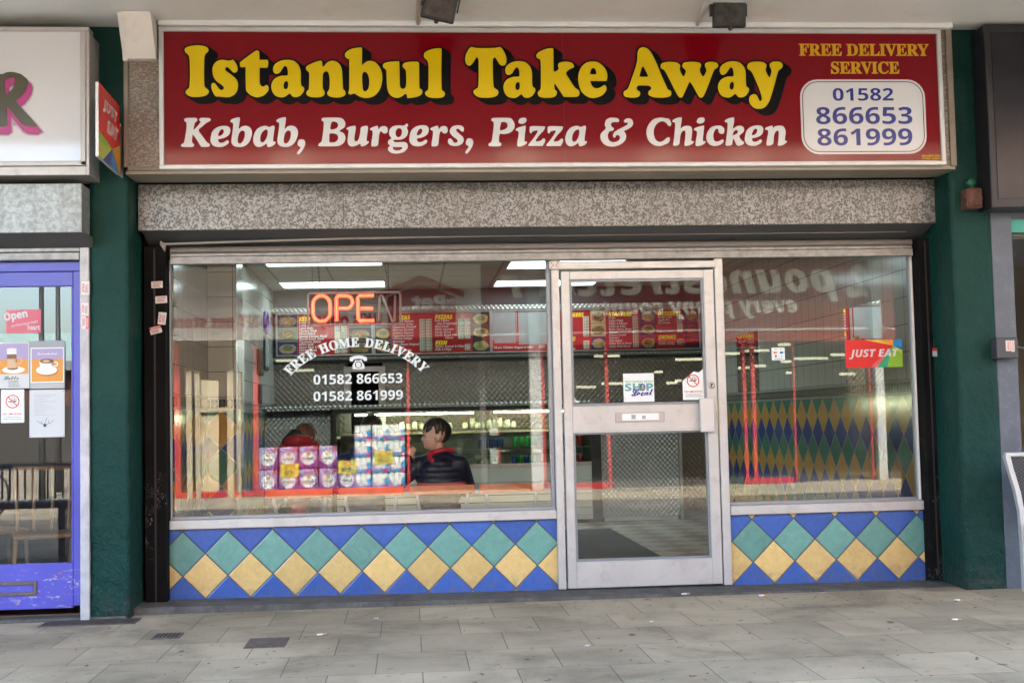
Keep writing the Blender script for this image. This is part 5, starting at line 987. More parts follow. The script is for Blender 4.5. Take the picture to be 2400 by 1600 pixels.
def b1(t, x0, x1, z0, z1):
    W_ = x1-x0; pics3(t, x0, x0+.215*W_, z0, z1, ('kebab', 'kebab', 'wrap'), (MBK, mat('menu_photo_olive', (.2, .2, .1), .5), MNV)); panel(t, x0+.215*W_, z0, x0+.755*W_, z1)
    items(t, x0+.22*W_, x0+.75*W_, z1-.02, ['Lamb Doner', 'Lamb Shish', 'Lamb Kofte', 'Chicken Shish', 'Mixed Kebab', 'Special Chicken Shish', 'Special Lamb Shish', 'Vegetarian Kebab', 'KING Grill', 'Doner Meat & Chips', 'Chicken Wrap', 'Doner Wrap'], [('6.70', '5.00'), ('7.50', '5.50'), ('7.50', '5.50'), ('7.50', '5.50'), ('9.00', ''), ('9.50', ''), ('9.50', ''), ('5.50', ''), ('9.50', ''), ('6.00', '5.00'), ('', '4.50'), ('', '4.50')] and [('6.70', '5.00'), ('7.50', '5.50'), ('7.50', '5.50'), ('7.50', '5.50')]+[('9.50', ' ')]*5+[('6.00', '5.00')]*3, 2, 'KEBABS', dz=.0325)
    pics3(t, x0+.755*W_, x1, z0, z1, ('kebab', 'kebab', 'burger'))
menu_board(647, 874, 'menu board headed KEBABS, leftmost behind the OPEN sign', b1)
def b2(t, x0, x1, z0, z1):
    W_ = x1-x0; pics3(t, x0, x0+.14*W_, z0, z1, ('pizza', 'pizza', 'pizza')); panel(t, x0+.14*W_, z0, x1, z1)
    items(t, x0+.145*W_, x0+.505*W_, z1-.02, ['Cheese & Tomato', 'Vegetarian Delux', 'Vegetarian Fireball', 'Mexican Fireball', 'Jalapeno Express', 'Pepperoni Lovers', 'Chicken Delight', 'Hawaiian', 'Farm House Original', "Joe's One", 'Seafood Classic'], [('6.00', '4.00')]+[('7.00', '5.50')]*10, 2, 'PIZZAS')
    items(t, x0+.515*W_, x0+.84*W_, z1-.02, ['Free Choice', '  (Any 4 toppings)', 'Meat Feast', 'KING Supreme', 'Garlic Bread', 'Garlic Bread with', '            Cheese'], [('7.00', '5.50'), '', ('7.00', '5.50'), ('8.50', '6.50'), ('4.00', '3.00'), ('4.50', '3.50'), ''], 2, 'PIZZAS')
    items(t, x0+.515*W_, x0+.84*W_, z0+.15, ['10 pcs. Scampi & Chips', 'Fish & Chips'], ['5.70', '4.70'], 1, 'FISH')
    pics3(t, x0+.845*W_, x1, z0, z1, ('pizza', 'chips', 'fish')); g = G(); g.box(x0+.508*W_, x0+.512*W_, YM-.006, YM, z0, z1); g.build('divider', MBK, t)
menu_board(876, 1150, 'widest menu board, with two PIZZAS lists and a FISH list', b2)
def b3(t, x0, x1, z0, z1):
    W_ = x1-x0; panel(t, x0, z0, x1, z1); g = G(); g.flat(sheet([(x0+.02, z0+.10), (x0+.36*W_, z0+.10), (x0+.36*W_, z1), (x0, z1), (x0, z0+.13), (x0+.02, z0+.13)]), FY(YM-.006)); g.flat(sheet([(x0+.40*W_, z0+.08), (x1-.02, z0+.08), (x1-.02, z1-.01), (x0+.40*W_, z1-.01)]), FY(YM-.006)); g.build('cover_sheet', MGR, t)
    items(t, x0, x0+.82*W_, z0+.035, ['10 pcs. Chicken Nuggets & Chips'], ['5.50'], 1); pic(t, x0+.86*W_, z0, x1, z0+.14, 'chips'); g = G()
    for i in range(11): zc_ = z0+.12+i*.032; g.flat(fit(text(str(3+i % 3), 'sans'), x0+.368*W_, zc_, x0+.382*W_, zc_+.022), FY(YM-.007))
    g.build('item_lettering', MW, t)
menu_board(1152, 1308, 'menu board mostly hidden by grey blank sheets', b3)
def b4(t, x0, x1, z0, z1):
    W_ = x1-x0; panel(t, x0, z0, x1, z1); items(t, x0+.02*W_, x0+.215*W_, z1-.02, ['Burger', 'Cheese', 'Chicken', 'Double', 'King', 'Fillet', 'Veg'], ['2.20', '2.40', '3.40', '3.40', '4.90', '6.30', '3.40'], 1, 'BURGERS', sz=.03)
    items(t, x0+.02*W_, x0+.215*W_, z0+.17, ['Nuggets', 'Chips', 'Burger Chips'], ['3.50', '3.50', '4.00'], 1, 'MENU', sz=.026)
    pics3(t, x0+.22*W_, x0+.33*W_, z0, z1, ('burger', 'burger', 'fish'), (mat('menu_photo_cream', (.5, .4, .2), .5), mat('menu_photo_cream', 0), MNV))
    items(t, x0+.345*W_, x0+.57*W_, z1-.02, ['Chips', 'Large Chips', 'Chips & Cheese', 'Chips in Pitta', '8 pcs. Onion Rings', 'Humus', 'Prawn Coctail', 'Coleslaw', 'Side Salad', 'Extra Pot of Sauce', 'Extra Pitta Bread'], ['1.70', '2.30', '2.90', '2.90', '2.60', '3.00', '3.00', '1.40', '2.00', '0.50', '0.50'], 1, 'STARTERS')
    pics3(t, x0+.575*W_, x0+.69*W_, z0, z1, ('fish', 'chips', 'chips'), (MNV,)*3)
    items(t, x0+.70*W_, x0+.89*W_, z1-.02, ['Fudge Cake', 'Apple Pie', 'Ice Cream', '', '', ''], ['2.50', '2.50', '2.50', '', '', ''], 1, 'DESSERTS'); items(t, x0+.70*W_, x0+.89*W_, z0+.17, ['Cans', 'Bottles (1.5lt)'], ['0.80', '2.00'], 1, 'DRINKS')
    pics3(t, x0+.895*W_, x1, z0, z1, ('fish', 'drink', 'drink'), (MNV,)*3)
menu_board(1310, 1640, 'menu board headed STARTERS and DESSERTS seen through the door', b4)
g = G(); g.box(RX0, RX1, YM-.03, YM+.10, 2.505, 2.56); g.box(RX0, RX1, YM+.04, YM+.12, 1.94, 1.975); bd = tag(g.build('menu_rail', QS), 'quilted steel rail carrying the row of menu boards', 'rail')
g = G(); g.box(RX0, RX1, YM+.12, YM+.16, 1.90, 2.78); tag(g.build('bulkhead', mat('bulkhead_dark', (.09, .09, .095), .6)), 'dark bulkhead above and behind the menu boards', 'bulkhead')
# kitchen doorway
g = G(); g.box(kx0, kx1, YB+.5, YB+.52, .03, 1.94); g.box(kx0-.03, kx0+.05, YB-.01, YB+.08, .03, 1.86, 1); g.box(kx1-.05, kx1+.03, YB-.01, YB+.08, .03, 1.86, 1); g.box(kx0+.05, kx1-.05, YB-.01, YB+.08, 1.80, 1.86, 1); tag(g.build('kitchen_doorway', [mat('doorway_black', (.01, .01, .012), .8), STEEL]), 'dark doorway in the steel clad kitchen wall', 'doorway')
# ================================================================ counter
CG = mat('counter_grey', (.30, .33, .32), .4, .3); CW = mat('counter_white', (.55, .58, .54), .4); CB = mat('counter_black', (.012, .014, .014), .35); BEI = mat('counter_beige', (.78, .74, .60), .5)
ct = thing('display_counter', (.6, 5.6, .03), 'long glass fronted chilled counter with steel edge', 'display counter')
cx0, cx1, cy0, cy1 = -.86, 2.06, 5.35, 6.15
g = G(); g.box(cx0, cx1, cy0, cy1, 1.345, 1.385, bev=.004); g.build('top_ledge', QS, ct)
g = G(); g.box(cx0, cx1, cy0+.01, cy1-.02, 1.300, 1.343); g.box(cx0, cx0+.05, cy0-.003, cy1, .05, 1.345); g.box(cx1-.03, cx1, cy0-.003, cy1, .05, 1.345); g.build('canopy_frame', CB, ct)
g = G(); g.box(cx0+.05, cx1-.03, cy0+.004, cy0+.03, .655, .70); g.box(cx0+.05, cx1-.03, cy0+.006, cy0+.03, .06, .12); g.build('kick_trim', STEEL, ct)
g = G(); g.box(cx0+.05, cx1-.03, cy0+.01, cy0+.04, .50, .655, 0); g.box(cx0+.05, cx1-.03, cy0+.012, cy0+.04, .42, .498, 1); g.box(cx0+.05, cx1-.03, cy0+.01, cy0+.04, .12, .418, 0)
for i in range(3): g.box(cx0+.05, cx1-.03, cy0+.006, cy0+.011, .19+i*.08, .196+i*.08, 2)
g.build('front_panel', [CW, CG, CB], ct)
g = G(); g.box(cx0+.05, cx1-.03, cy0+.04, cy1, .64, .66, 0); g.box(cx0+.05, cx1-.03, cy1-.03, cy1, .66, 1.06, 1); g.box(cx0+.05, cx1-.03, cy1-.10, cy1-.03, .95, 1.0, 2); g.box(cx0+.05, cx1-.03, cy1-.08, cy1-.03, .78, .84, 2); g.build('well', [STEEL, BEI, CG], ct)
SHG = glass('shelf_glass', .08, 0, (.80, .92, .88, 1))
for zz, y_ in ((1.085, .62), (.865, .42)): g = G(); g.box(cx0+.06, cx1-.04, cy0+.10, cy0+y_, zz, zz+.010); g.build('glass_shelf', SHG, ct)
g = G(); g.quad((cx0+.05, cy0+.02, .70), (cx1-.03, cy0+.02, .70), (cx1-.03, cy0+.04, 1.30), (cx0+.05, cy0+.04, 1.30)); g.build('front_glass', SHG, ct)
TUB = mat('counter_tube', (.9, .9, .8), .5, emit=(1, .88, .55), est=7)
g = G(); g.tube([(cx0+.25, cy0+.12, 1.275), (.72, cy0+.12, 1.275)], .007); g.tube([(.95, cy0+.12, 1.275), (cx1-.1, cy0+.12, 1.275)], .007); g.build('strip_light', TUB, ct)
CUPM = mat('plastic_cup', (.76, .74, .62), .4)
def cup(x, y, z, n, label):
    t = thing('cup_stack', (x, y, z), label, 'cup stack', 'stacks of plastic cups on the counter shelf'); g = G(); h = .062; pf = []
    for i in range(n): z_ = i*.022; pf += [(.035, z_), (.0335, z_+.02)]
    z_ = n*.022; pf += [(.033, z_), (.026, z_+h*.8), (.001, z_+h*.8)]; g.lathe([(.001, 0)]+pf, (x, y, z), 'z', 0, 12); g.build('cups', CUPM, t)
ORDS = 'first second third fourth fifth sixth seventh eighth ninth tenth eleventh twelfth thirteenth fourteenth fifteenth sixteenth'.split()
cs = [(942, 2), (957, 1), (972, 2), (987, 1), (1001, 1)] + [(1054, 1)] + [(1090, 1), (1108, 3), (1120, 1), (1133, 1), (1146, 2), (1159, 2), (1171, 3), (1184, 1), (1190, 2), (1204, 1)]
for i, (px, n) in enumerate(cs): x = at(px, 1000, cy0+.35)[0]; cup(x, cy0+.35+(.03 if i % 2 else -.02), 1.0955, n, ORDS[i]+' stack of upturned translucent cups from the left on the top counter shelf')
rn = random.Random(11); BUN = mat('bread_roll', (.40, .36, .24), .7, var=.2, vs=30)
for i in range(9):
    x = at(1100+i*7.0, 1080, cy0+.3)[0]; z = .66+(.055 if i in (3, 4, 5, 6) and i % 2 else 0); g = G(); g.ell((x, cy0+.28+.05*(i % 3), z+.045), (.05, .05, .042)); tag(g.build('bread_roll', BUN), ORDS[i]+' pale bread roll from the left in the pile in the counter', 'bread roll', 'bread rolls in the counter')
def can(x, y, z, m, label, grp, r=.032, h=.115, cap=None):
    t = thing('drink_can', (x, y, z), label, 'drink can', grp); g = G(); g.lathe([(r*.82, 0), (r, .008), (r, h-.012), (r*.8, h)], (x, y, z), 'z', 0, 14); g.build('can', m, t); g = G(); g.lathe([(r*.78, 0), (r*.8, .003)], (x, y, z+h), 'z', 0, 12); g.build('lid', cap or STEEL, t)
RC = mat('red_can', (.45, .008, .012), .25, .3); GC = mat('green_can', (.02, .35, .06), .25, .3); BC = mat('blue_can', (.01, .05, .32), .3, .3)
for r_ in range(2):
    for i in range(5): can(1.64+i*.075, cy0+.25, .876+.117*r_*0 if r_ == 0 else .661, RC, ORDS[i]+' red drink can from the left on the '+('middle shelf' if r_ == 0 else 'floor')+' of the counter', 'red drink cans', h=.11)
for i in range(4): can(1.20+i*.07, cy0+.25, .876, GC, ORDS[i]+' bright green drink can from the left on the middle counter shelf', 'green drink cans')
for i in range(5): can(.80+i*.06, cy0+.3, .876, BC, ORDS[i]+' blue topped drink bottle from the left on the middle counter shelf', 'blue drink bottles', r=.024, h=.10)
for i in range(4): can(1.18+i*.07, cy0+.25, .661, GC if i % 2 else BC, ORDS[i]+' drink can from the left on the counter floor under the green ones', 'lower drink cans')
g = G(); g.box(-.55, -.28, cy0+.2, cy0+.5, .90, 1.02, bev=.01); g.box(-.57, -.26, cy0+.18, cy0+.52, 1.02, 1.03, bev=.003); tag(g.build('blue_tub', mat('pale_blue_tub', (.08, .42, .62), .4)), 'pale blue plastic tub inside the left of the counter', 'tub')
for (x, w_, lb) in ((-.05, .2, 'white food tray left of the boy inside the counter'), (.45, .3, 'shallow white food tray behind the boy inside the counter'), (.62, .1, 'small white paper label card standing in the counter')):
    g = G(); g.box(x, x+w_, cy0+.2, cy0+.45, .661, .72, bev=.01); g.box(x-.01, x+w_+.01, cy0+.19, cy0+.46, .72, .726, bev=.002); tag(g.build('food_tray', CW), lb, 'tray', 'trays in the counter')
sc_ = thing('steel_cabinet', (-1.2, 5.6, .03), 'curved quilted steel cabinet at the left end of the counter', 'cabinet')
g = G(); prof = [(5.95, .03), (5.36, .03), (5.36, 1.02), (5.39, 1.15), (5.46, 1.26), (5.58, 1.335), (5.95, 1.335)]; g.prism(prof, -1.595, -.875, axis='x'); g.build('casing', QS, sc_)
g = G(); g.box(-1.595, -.865, 5.40, 5.95, 1.336, 1.385, bev=.004); g.build('top_ledge', QS, sc_)
fp = thing('steel_counter_front', (2.6, 5.4, .03), 'free standing quilted steel counter panel seen through the door', 'counter')
g = G(); g.box(2.146, 3.03, 5.36, 5.40, .07, 1.12, bev=.006); g.build('front_panel', QS, fp); g = G(); g.box(2.13, 3.05, 5.345, 5.95, 1.12, 1.15, bev=.006); g.build('worktop', STEEL, fp); g = G(); g.box(2.17, 3.0, 5.37, 5.41, .03, .07); g.build('plinth', CW, fp)
g = G(); g.box(2.06, 2.146, 5.38, 5.44, .03, 1.12); g.build('side_post', CB, fp); g = G(); g.box(3.03, 3.06, 5.34, 5.37, .03, 1.13); g.build('corner_trim', STEEL, fp)
# ================================================================ chairs by the window
CHB = mat('orange_plywood', (.70, .15, .02), .35, var=.15, vs=9, coat=.3); CHR = mat('chair_chrome', (.60, .61, .64), .3, .3)
def cafe_chair(cx, label, yb=.92):
    t = thing('cafe_chair', (cx, yb+.2, .03), label, 'chair', 'orange backed chairs in the window')
    w_ = .245; g = G(); n = 8; P_ = []
    for i in range(n+1):
        u = -1+2*i/n; P_.append((cx+u*w_, yb-.03*(1-u*u)))
    for (xa, ya), (xb_, yb_) in zip(P_, P_[1:]): g.add([(xa, ya, .648), (xb_, yb_, .648), (xb_, yb_, .712), (xa, ya, .712), (xa, ya+.014, .648), (xb_, yb_+.014, .648), (xb_, yb_+.014, .712), (xa, ya+.014, .712)], [(0, 1, 2, 3), (7, 6, 5, 4), (3, 2, 6, 7), (0, 4, 5, 1)])
    g.box(P_[0][0]-.001, P_[0][0]+.001, yb, yb+.014, .648, .70); g.box(P_[-1][0]-.001, P_[-1][0]+.001, yb, yb+.014, .648, .70); g.build('backrest', CHB, t)
    g = G(); g.box(cx-.20, cx+.20, yb+.05, yb+.42, .425, .445, bev=.008); g.build('seat', CHB, t)
    for s_ in (-1, 1):
        g = G(); g.tube([(cx+s_*.195, yb+.018, .69), (cx+s_*.19, yb+.02, .61), (cx+s_*.155, yb+.05, .42), (cx+s_*.19, yb-.02, .03)], .014); g.build('rear_leg', CHR, t)
        g = G(); g.tube([(cx+s_*.17, yb+.40, .43), (cx+s_*.20, yb+.46, .03)], .0115); g.build('front_leg', CHR, t)
    return t
c0_ = at(702, 1150, .92)[0]; ch = cafe_chair(c0_, 'orange backed chair leftmost in the window, under the child in the red hood')
for px, lb in ((869, 'orange backed chair second from the left, with the dark haired child'), (1037, 'orange backed chair the boy with his hand at his mouth sits on'), (1199, 'empty orange backed chair rightmost in the window')): copytree(ch, (at(px, 1150, .92)[0]-c0_, 0, 0), lb)
# ================================================================ people
def organic(name, g, mats, parent, vox=.008, it=4, loc=None):
    o = g.build('tmp_'+name, mats, None); md = o.modifiers.new('r', 'REMESH'); md.mode = 'VOXEL'; md.voxel_size = vox; ms = o.modifiers.new('s', 'SMOOTH'); ms.iterations = it; ms.factor = .5
    dg = bpy.context.evaluated_depsgraph_get(); me = bpy.data.meshes.new_from_object(o.evaluated_get(dg)); off = o.location.copy(); bpy.data.objects.remove(o)
    for v in me.vertices: v.co += off
    return me
def finish(me, name, mats, parent, region=None):
    me.materials.clear()
    for m in mats: me.materials.append(m)
    for p in me.polygons:
        p.use_smooth = True; p.material_index = region(p.center) if region else 0
    co_ = [v.co.copy() for v in me.vertices]; c = sum(co_, Vector())/len(co_)
    for v in me.vertices: v.co -= c
    me.name = name; o = bpy.data.objects.new(name, me); COL.objects.link(o); link(o, c, parent); return o
def limb(g, pts, rs_):
    for (a, b), (r1, r2) in zip(zip(pts, pts[1:]), zip(rs_, rs_[1:])):
        a, b = Vector(a), Vector(b); n = max(2, int((b-a).length/.02))
        for i in range(n+1): t = i/n; r = r1+(r2-r1)*t; g.ell(a+(b-a)*t, (r, r, r), u=8, v=6)
SKIN = mat('skin', (.66, .40, .32), .5, var=.06, vs=30); MC['skin'].node_tree.nodes['Principled BSDF'].inputs['Subsurface Weight'].default_value = .08
HAIR = mat('dark_brown_hair', (.022, .014, .010), .45, var=.5, vs=60, bump=.5, bs=120, bd=.004); NAVY = mat('navy_jacket', (.008, .012, .035), .45, var=.4, vs=12, bump=.5, bs=24, bd=.012); REDJ = mat('red_jacket', (.30, .008, .012), .5, var=.2, vs=12, bump=.4, bs=20, bd=.01); TRS = mat('dark_trousers', (.02, .022, .032), .8); BLKJ = mat('black_fabric', (.012, .012, .016), .6)
def head(g, c, d, s=1.0, detail=True):
    """head solid; c = centre, d = unit facing direction (horizontal)"""
    c = Vector(c); f = Vector((d[0], d[1], 0)).normalized(); r = Vector((f.y, -f.x, 0)); up = Vector((0, 0, 1))
    def e(fo, si, hi, rf, rs2, rh): p = c+f*fo*s+r*si*s+up*hi*s; g.ell(p, (abs(f.x)*rf*s+abs(r.x)*rs2*s, abs(f.y)*rf*s+abs(r.y)*rs2*s, rh*s), u=16, v=12)
    e(-.012, 0, .025, .098, .076, .088); e(.028, 0, -.035, .060, .058, .080); e(.062, 0, -.082, .026, .030, .024)
    if detail:
        e(.088, 0, -.020, .016, .011, .018); e(.098, 0, -.032, .013, .012, .010); e(.080, 0, .002, .012, .010, .02)   # nose bridge and tip
        e(.080, 0, -.056, .011, .019, .006); e(.077, 0, -.067, .011, .018, .006)                                    # lips
        e(.072, .028, .022, .016, .022, .008); e(.072, -.028, .022, .016, .022, .008)                               # brow
        e(.058, .036, -.028, .020, .02, .022); e(.058, -.036, -.028, .020, .02, .022)                               # cheeks
    for sd_ in (-1, 1): e(-.012, sd_*.078, -.018, .017, .009, .030); e(-.012, sd_*.076, -.040, .011, .009, .014)
    return c, f, r
def hair(parent, c, d, s=1.0, m=None, fringe=True):
    """short hair as overlapping locks combed from the crown down to the hairline"""
    c = Vector(c); f = Vector((d[0], d[1], 0)).normalized(); r = Vector((f.y, -f.x, 0)); up = Vector((0, 0, 1)); g = G(); rn = random.Random(5)
    def surf(th, ph, k_=1.0): return c+(f*(math.sin(th)*math.cos(ph)*.103*k_-.012)+r*(math.sin(th)*math.sin(ph)*.082*k_)+up*(math.cos(th)*.094*k_+.026))*s
    n = 34
    for i in range(n):
        ph = 2*math.pi*(i+rn.uniform(-.3, .3))/n; a = abs((math.degrees(ph)+180) % 360-180)      # 0 = forehead, 180 = nape
        end = 76 if a < 40 else (84 if a < 70 else (94 if a < 95 else (100 if a < 118 else 142))); end += rn.uniform(-7, 5)
        for lay in range(2):
            e_ = end*(1 if lay == 0 else .66); sw = rn.uniform(-.12, .12)+(.18 if a < 60 else 0); k0 = 1.0 if lay == 0 else 1.06; pts = []; rr_ = []
            for q in range(8): t = q/7; pts.append(surf(rad(4+(e_-4)*t), ph+sw*t, k0+.02*math.sin(3*t+i))); rr_.append((.017-.010*t*t)*s)
            g.tube(pts, rr_, seg=6); g.ell(pts[-1], (rr_[-1],)*3, u=6, v=5)
    limb(g, [surf(rad(5), 0), surf(rad(40), math.pi)], [.02*s, .02*s]); return finish(organic('hair', g, [m or HAIR], None, .0055, 1), 'hair', [m or HAIR], parent)
def hand(g, w_, t, s=1, palm=Vector((0, 0, 1)), curl=.5):
    """w_ wrist point, t direction of the fingers"""
    w_ = Vector(w_); t = Vector(t).normalized(); sd_ = t.cross(palm).normalized(); nn = sd_.cross(t).normalized()
    for k_ in range(4): o_ = (k_-1.5)*.017*s; limb(g, [w_+sd_*o_*.5, w_+t*.07*s+sd_*o_], [.013*s, .0125*s])
    for k_, L in enumerate((.050, .062, .066, .052)):
        o_ = (k_-1.5)*.018*s; p0 = w_+t*.075*s+sd_*o_; p1 = p0+(t*(1-curl*.3)+nn*curl*.7).normalized()*L*.45*s; p2 = p1+(t*(.4)+nn*(.4+curl)).normalized()*L*.35*s; p3 = p2+(nn-t*.3*curl).normalized()*L*.28*s; limb(g, [p0, p1, p2, p3], [.0085*s, .0078*s, .007*s, .006*s])
    p0 = w_+t*.02*s-sd_*.026*s; limb(g, [p0, p0+(t*.5-sd_*.6+nn*.4).normalized()*.035*s, p0+(t*.9-sd_*.4+nn*.7).normalized()*.062*s], [.0115*s, .010*s, .0075*s])
def person(label, hc, face, hips, shl, shr, ll, rl, coat_m, thick=1.0, hood=None, hairm=None, s=1.0, handsL=None, legs=True, lean=0, detail=True):
    """hc head centre; arms ll/rl: (elbow, wrist, finger direction)"""
    t = thing('person', (hips[0], hips[1], .03), label, 'person'); hc, hips, shl, shr = map(Vector, (hc, hips, shl, shr)); mid = (shl+shr)/2
    g = G(); head(g, hc, face, s, detail); nb = mid+Vector((0, 0, .03)); limb(g, [nb, hc+Vector((0, 0, -.07*s))-Vector((face[0], face[1], 0))*.02], [.052, .046])
    limb(g, [hips, (hips+mid)/2, mid], [.085, .075, .07]); limb(g, [shl, shr], [.04, .04])
    for sh, (el, wr, fd) in ((shl, ll), (shr, rl)): limb(g, [sh, el, wr], [.04, .032, .023]); hand(g, wr, fd, .85, Vector((0, 1, .2)))
    ks = []
    for sx in (-1, 1):
        hp = hips+Vector((sx*.08, 0, 0)); kn = hips+Vector((sx*.10, .34, .02)); an = Vector((kn.x, kn.y+.02, .11)); ks.append((hp, kn, an)); limb(g, [hp, kn, an], [.07, .05, .035]); limb(g, [an+Vector((0, 0, -.04)), an+Vector((0, .12, -.05))], [.032, .028])
    finish(organic('body', g, [SKIN], None, .0075, 3), 'body', [SKIN, TRS], t)
    g = G(); 
    for hp, kn, an in ks: limb(g, [hp, kn, an+Vector((0, 0, .02))], [.085, .062, .05])
    finish(organic('trousers', g, [TRS], None, .011, 3), 'trousers', [TRS], t)
    g = G()
    for hp, kn, an in ks: limb(g, [an+Vector((0, -.03, -.045)), an+Vector((0, .13, -.055))], [.04, .034])
    finish(organic('shoes', g, [BLKJ], None, .01, 2), 'shoes', [BLKJ], t)
    g = G(); w_ = (shr-shl).length
    for i in range(9):
        u = i/8; c = hips+(mid-hips)*u; wd = (.155+.055*math.sin(u*2.2))*thick*(w_/.36) if u < .93 else .15*thick; g.ell(c+Vector((0, 0, .0)), (wd, .125*thick, .06), u=18, v=10)
    limb(g, [shl+Vector((.02, 0, -.01)), shr+Vector((-.02, 0, -.01))], [.074*thick]*2); limb(g, [shl, (shl+shr)/2+Vector((0, 0, .045)), shr], [.055, .07, .055])
    for sh, (el, wr, fd) in ((shl, ll), (shr, rl)): e_, w2 = Vector(el), Vector(wr); limb(g, [sh+Vector((0, 0, -.005)), e_, w2-(w2-e_).normalized()*.012], [.072*thick, .060*thick, .046*thick])
    if hood: limb(g, [mid+Vector((-.07, -.06, .06)), mid+Vector((0, -.09, .065)), mid+Vector((.07, -.06, .06))], [.045, .055, .045])
    finish(organic('jacket', g, [coat_m], None, .010, 5), 'jacket', [coat_m], t)
    hair(t, hc, face, s, hairm); return t, hc, mid
fz = (-.995, -.10)
t, hc, mid = person('boy in a navy jacket with red collar, seated with his hand at his mouth', (.195, 1.10, 1.088), fz, (.23, 1.14, .52), (.065, 1.12, .87), (.385, 1.08, .87), ((-.085, 1.06, .735), (-.02, 1.06, .92), (.40, .0, .6)), ((.45, 1.2, .68), (.34, 1.42, .62), (-.4, .6, -.3)), NAVY, 1.0)
f = Vector((fz[0], fz[1], 0)).normalized(); r = Vector((f.y, -f.x, 0))
g = G()
for sd_ in (-1, 1): p = hc+f*.074+r*sd_*.040+Vector((0, 0, -.001)); g.ell(p, (.013, .013, .007), 0, 10, 8); g.ell(p+f*.009+r*sd_*.004, (.0075, .0075, .0065), 1, 8, 6)
g.build('eye', [mat('eye_white', (.6, .55, .5), .3), mat('eye_dark', (.02, .015, .01), .2)], t)
g = G()
for sd_ in (-1, 1): limb(g, [hc+f*.092+r*sd_*.014+Vector((0, 0, .024)), hc+f*.074+r*sd_*.052+Vector((0, 0, .026))], [.004, .003])
g.build('eyebrows', HAIR, t)
g = G(); limb(g, [hc+f*.093+Vector((0, 0, -.0615)), hc+f*.080+r*-.022+Vector((0, 0, -.0625))], [.0035, .0025])
g.build('mouth', mat('lip_red', (.35, .09, .08), .5), t)
g = G()
RC2 = mat('red_collar', (.42, .012, .03), .5)
g = G(); limb(g, [mid+Vector((-.085, -.01, .07)), mid+Vector((-.03, -.055, .095)), mid+Vector((.05, -.055, .11)), mid+Vector((.105, -.01, .10))], [.022, .024, .022, .02]); limb(g, [mid+Vector((-.088, -.01, .065)), mid+Vector((-.055, -.085, .02)), mid+Vector((-.045, -.095, -.04))], [.02, .024, .02]); finish(organic('collar', g, [RC2], None, .007, 3), 'collar', [RC2], t)
g = G(); g.tube([(.05, 1.0, .712), (.16, .975, .708), (.32, .975, .71), (.42, 1.01, .717)], .018); g.build('jacket_hem', mat('hem_red', (.50, .015, .012), .5), t)
BRH = mat('mid_brown_hair', (.11, .045, .022), .5, var=.4, vs=60, bump=.4, bs=120)
X1_ = at(703, 1020, 1.3)[0]
t, hc, mid = person('child in a red and black hooded jacket bent over on the leftmost window chair', (X1_+.04, 1.40, 1.075), (.15, 1), (X1_, 1.14, .52), (X1_-.10, 1.24, 1.0), (X1_+.10, 1.24, 1.01), ((X1_-.19, 1.42, .74), (X1_-.1, 1.56, .72), (.3, 1, 0)), ((X1_+.19, 1.42, .74), (X1_+.1, 1.56, .72), (-.3, 1, 0)), REDJ, .98, hood=True, hairm=BRH, detail=False)
g = G(); limb(g, [(X1_-.09, 1.23, 1.06), (X1_-.04, 1.27, 1.11), (X1_+.02, 1.30, 1.08)], [.05, .055, .04]); limb(g, [(X1_+.015, 1.15, 1.0), (X1_+.02, 1.10, .8)], [.022, .022]); finish(organic('hood', g, [BLKJ], None, .009, 3), 'hood', [BLKJ], t)
X2_ = at(862, 1020, 1.25)[0]
t, hc, mid = person('dark haired child in a navy top with pale blue sleeve letters', (X2_+.03, 1.28, 1.125), (.1, 1), (X2_-.03, 1.14, .52), (X2_-.19, 1.18, .90), (X2_+.14, 1.18, .92), ((X2_-.26, 1.25, .70), (X2_-.15, 1.48, .68), (.3, 1, 0)), ((X2_+.2, 1.3, .70), (X2_+.1, 1.5, .68), (-.3, 1, 0)), mat('navy_top', (.010, .018, .055), .6, var=.3, vs=12, bump=.3, bs=20, bd=.01), 1.0, hood=True, detail=False)
g = G(); a = at(823, 1104, 1.05); b = at(829, 1072, 1.05)
tm = fit(text('HYPE', 'sans'), 0, 0, b[1]-a[1], .018); g.flat(tm, lambda x, z: (a[0]+.018-z, 1.045, a[1]+x)); g.build('sleeve_lettering', mat('cyan_print', (.03, .40, .65), .5), t)
# ================================================================ across the street
YO = -12.3
def mo(px, py): return at(px, py, -YO)
def MX(px, py=950): return mo(px, py)[0]
op = thing('discount_store', (2.5, YO, 0), 'parade of shops across the street with a red fronted store and pet shop', 'shop')
OR = mat('store_red', (.30, .008, .008), .45); ORD = mat('store_fascia_red', (.22, .010, .014), .4); OW = mat('store_white', (.62, .60, .58), .5); OGL = glass('far_glass', .06, 0, (.9, .93, .92, 1))
xe0, xe1 = -4.7, 13
PAL = mat('pale_render', (.55, .44, .33), .8, var=.1, vs=6)
g = G(); g.box(xe0, xe1, YO-.35, YO-.02, 4.3, 8.6); g.box(xe0, xe0+.25, YO-12, YO-.35, 0, 8.6); g.build('wall', BRK, op)
g = G(); 
for px0, px1 in ((1175, 1262), (1505, 1590), (1705, 1790), (1880, 1965), (640, 720), (250, 330)):
    a = at(px0, 340, -YO-1.24)[0]; b = at(px1, 340, -YO-1.24)[0]; g.box(a, b, YO-.03, YO+.03, 4.7, 6.2, 0)
    g.box(b, b+1.3, YO-.02, YO+.02, 5.45, 5.62, 0); g.box(b, b+1.3, YO-.02, YO+.02, 4.9, 5.1, 0); g.box(b, b+1.3, YO-.04, YO-.01, 5.62, 6.1, 1)
g.build('upper_window_band', [PAL, mat('far_window_dark', (.05, .06, .07), .1)], op)
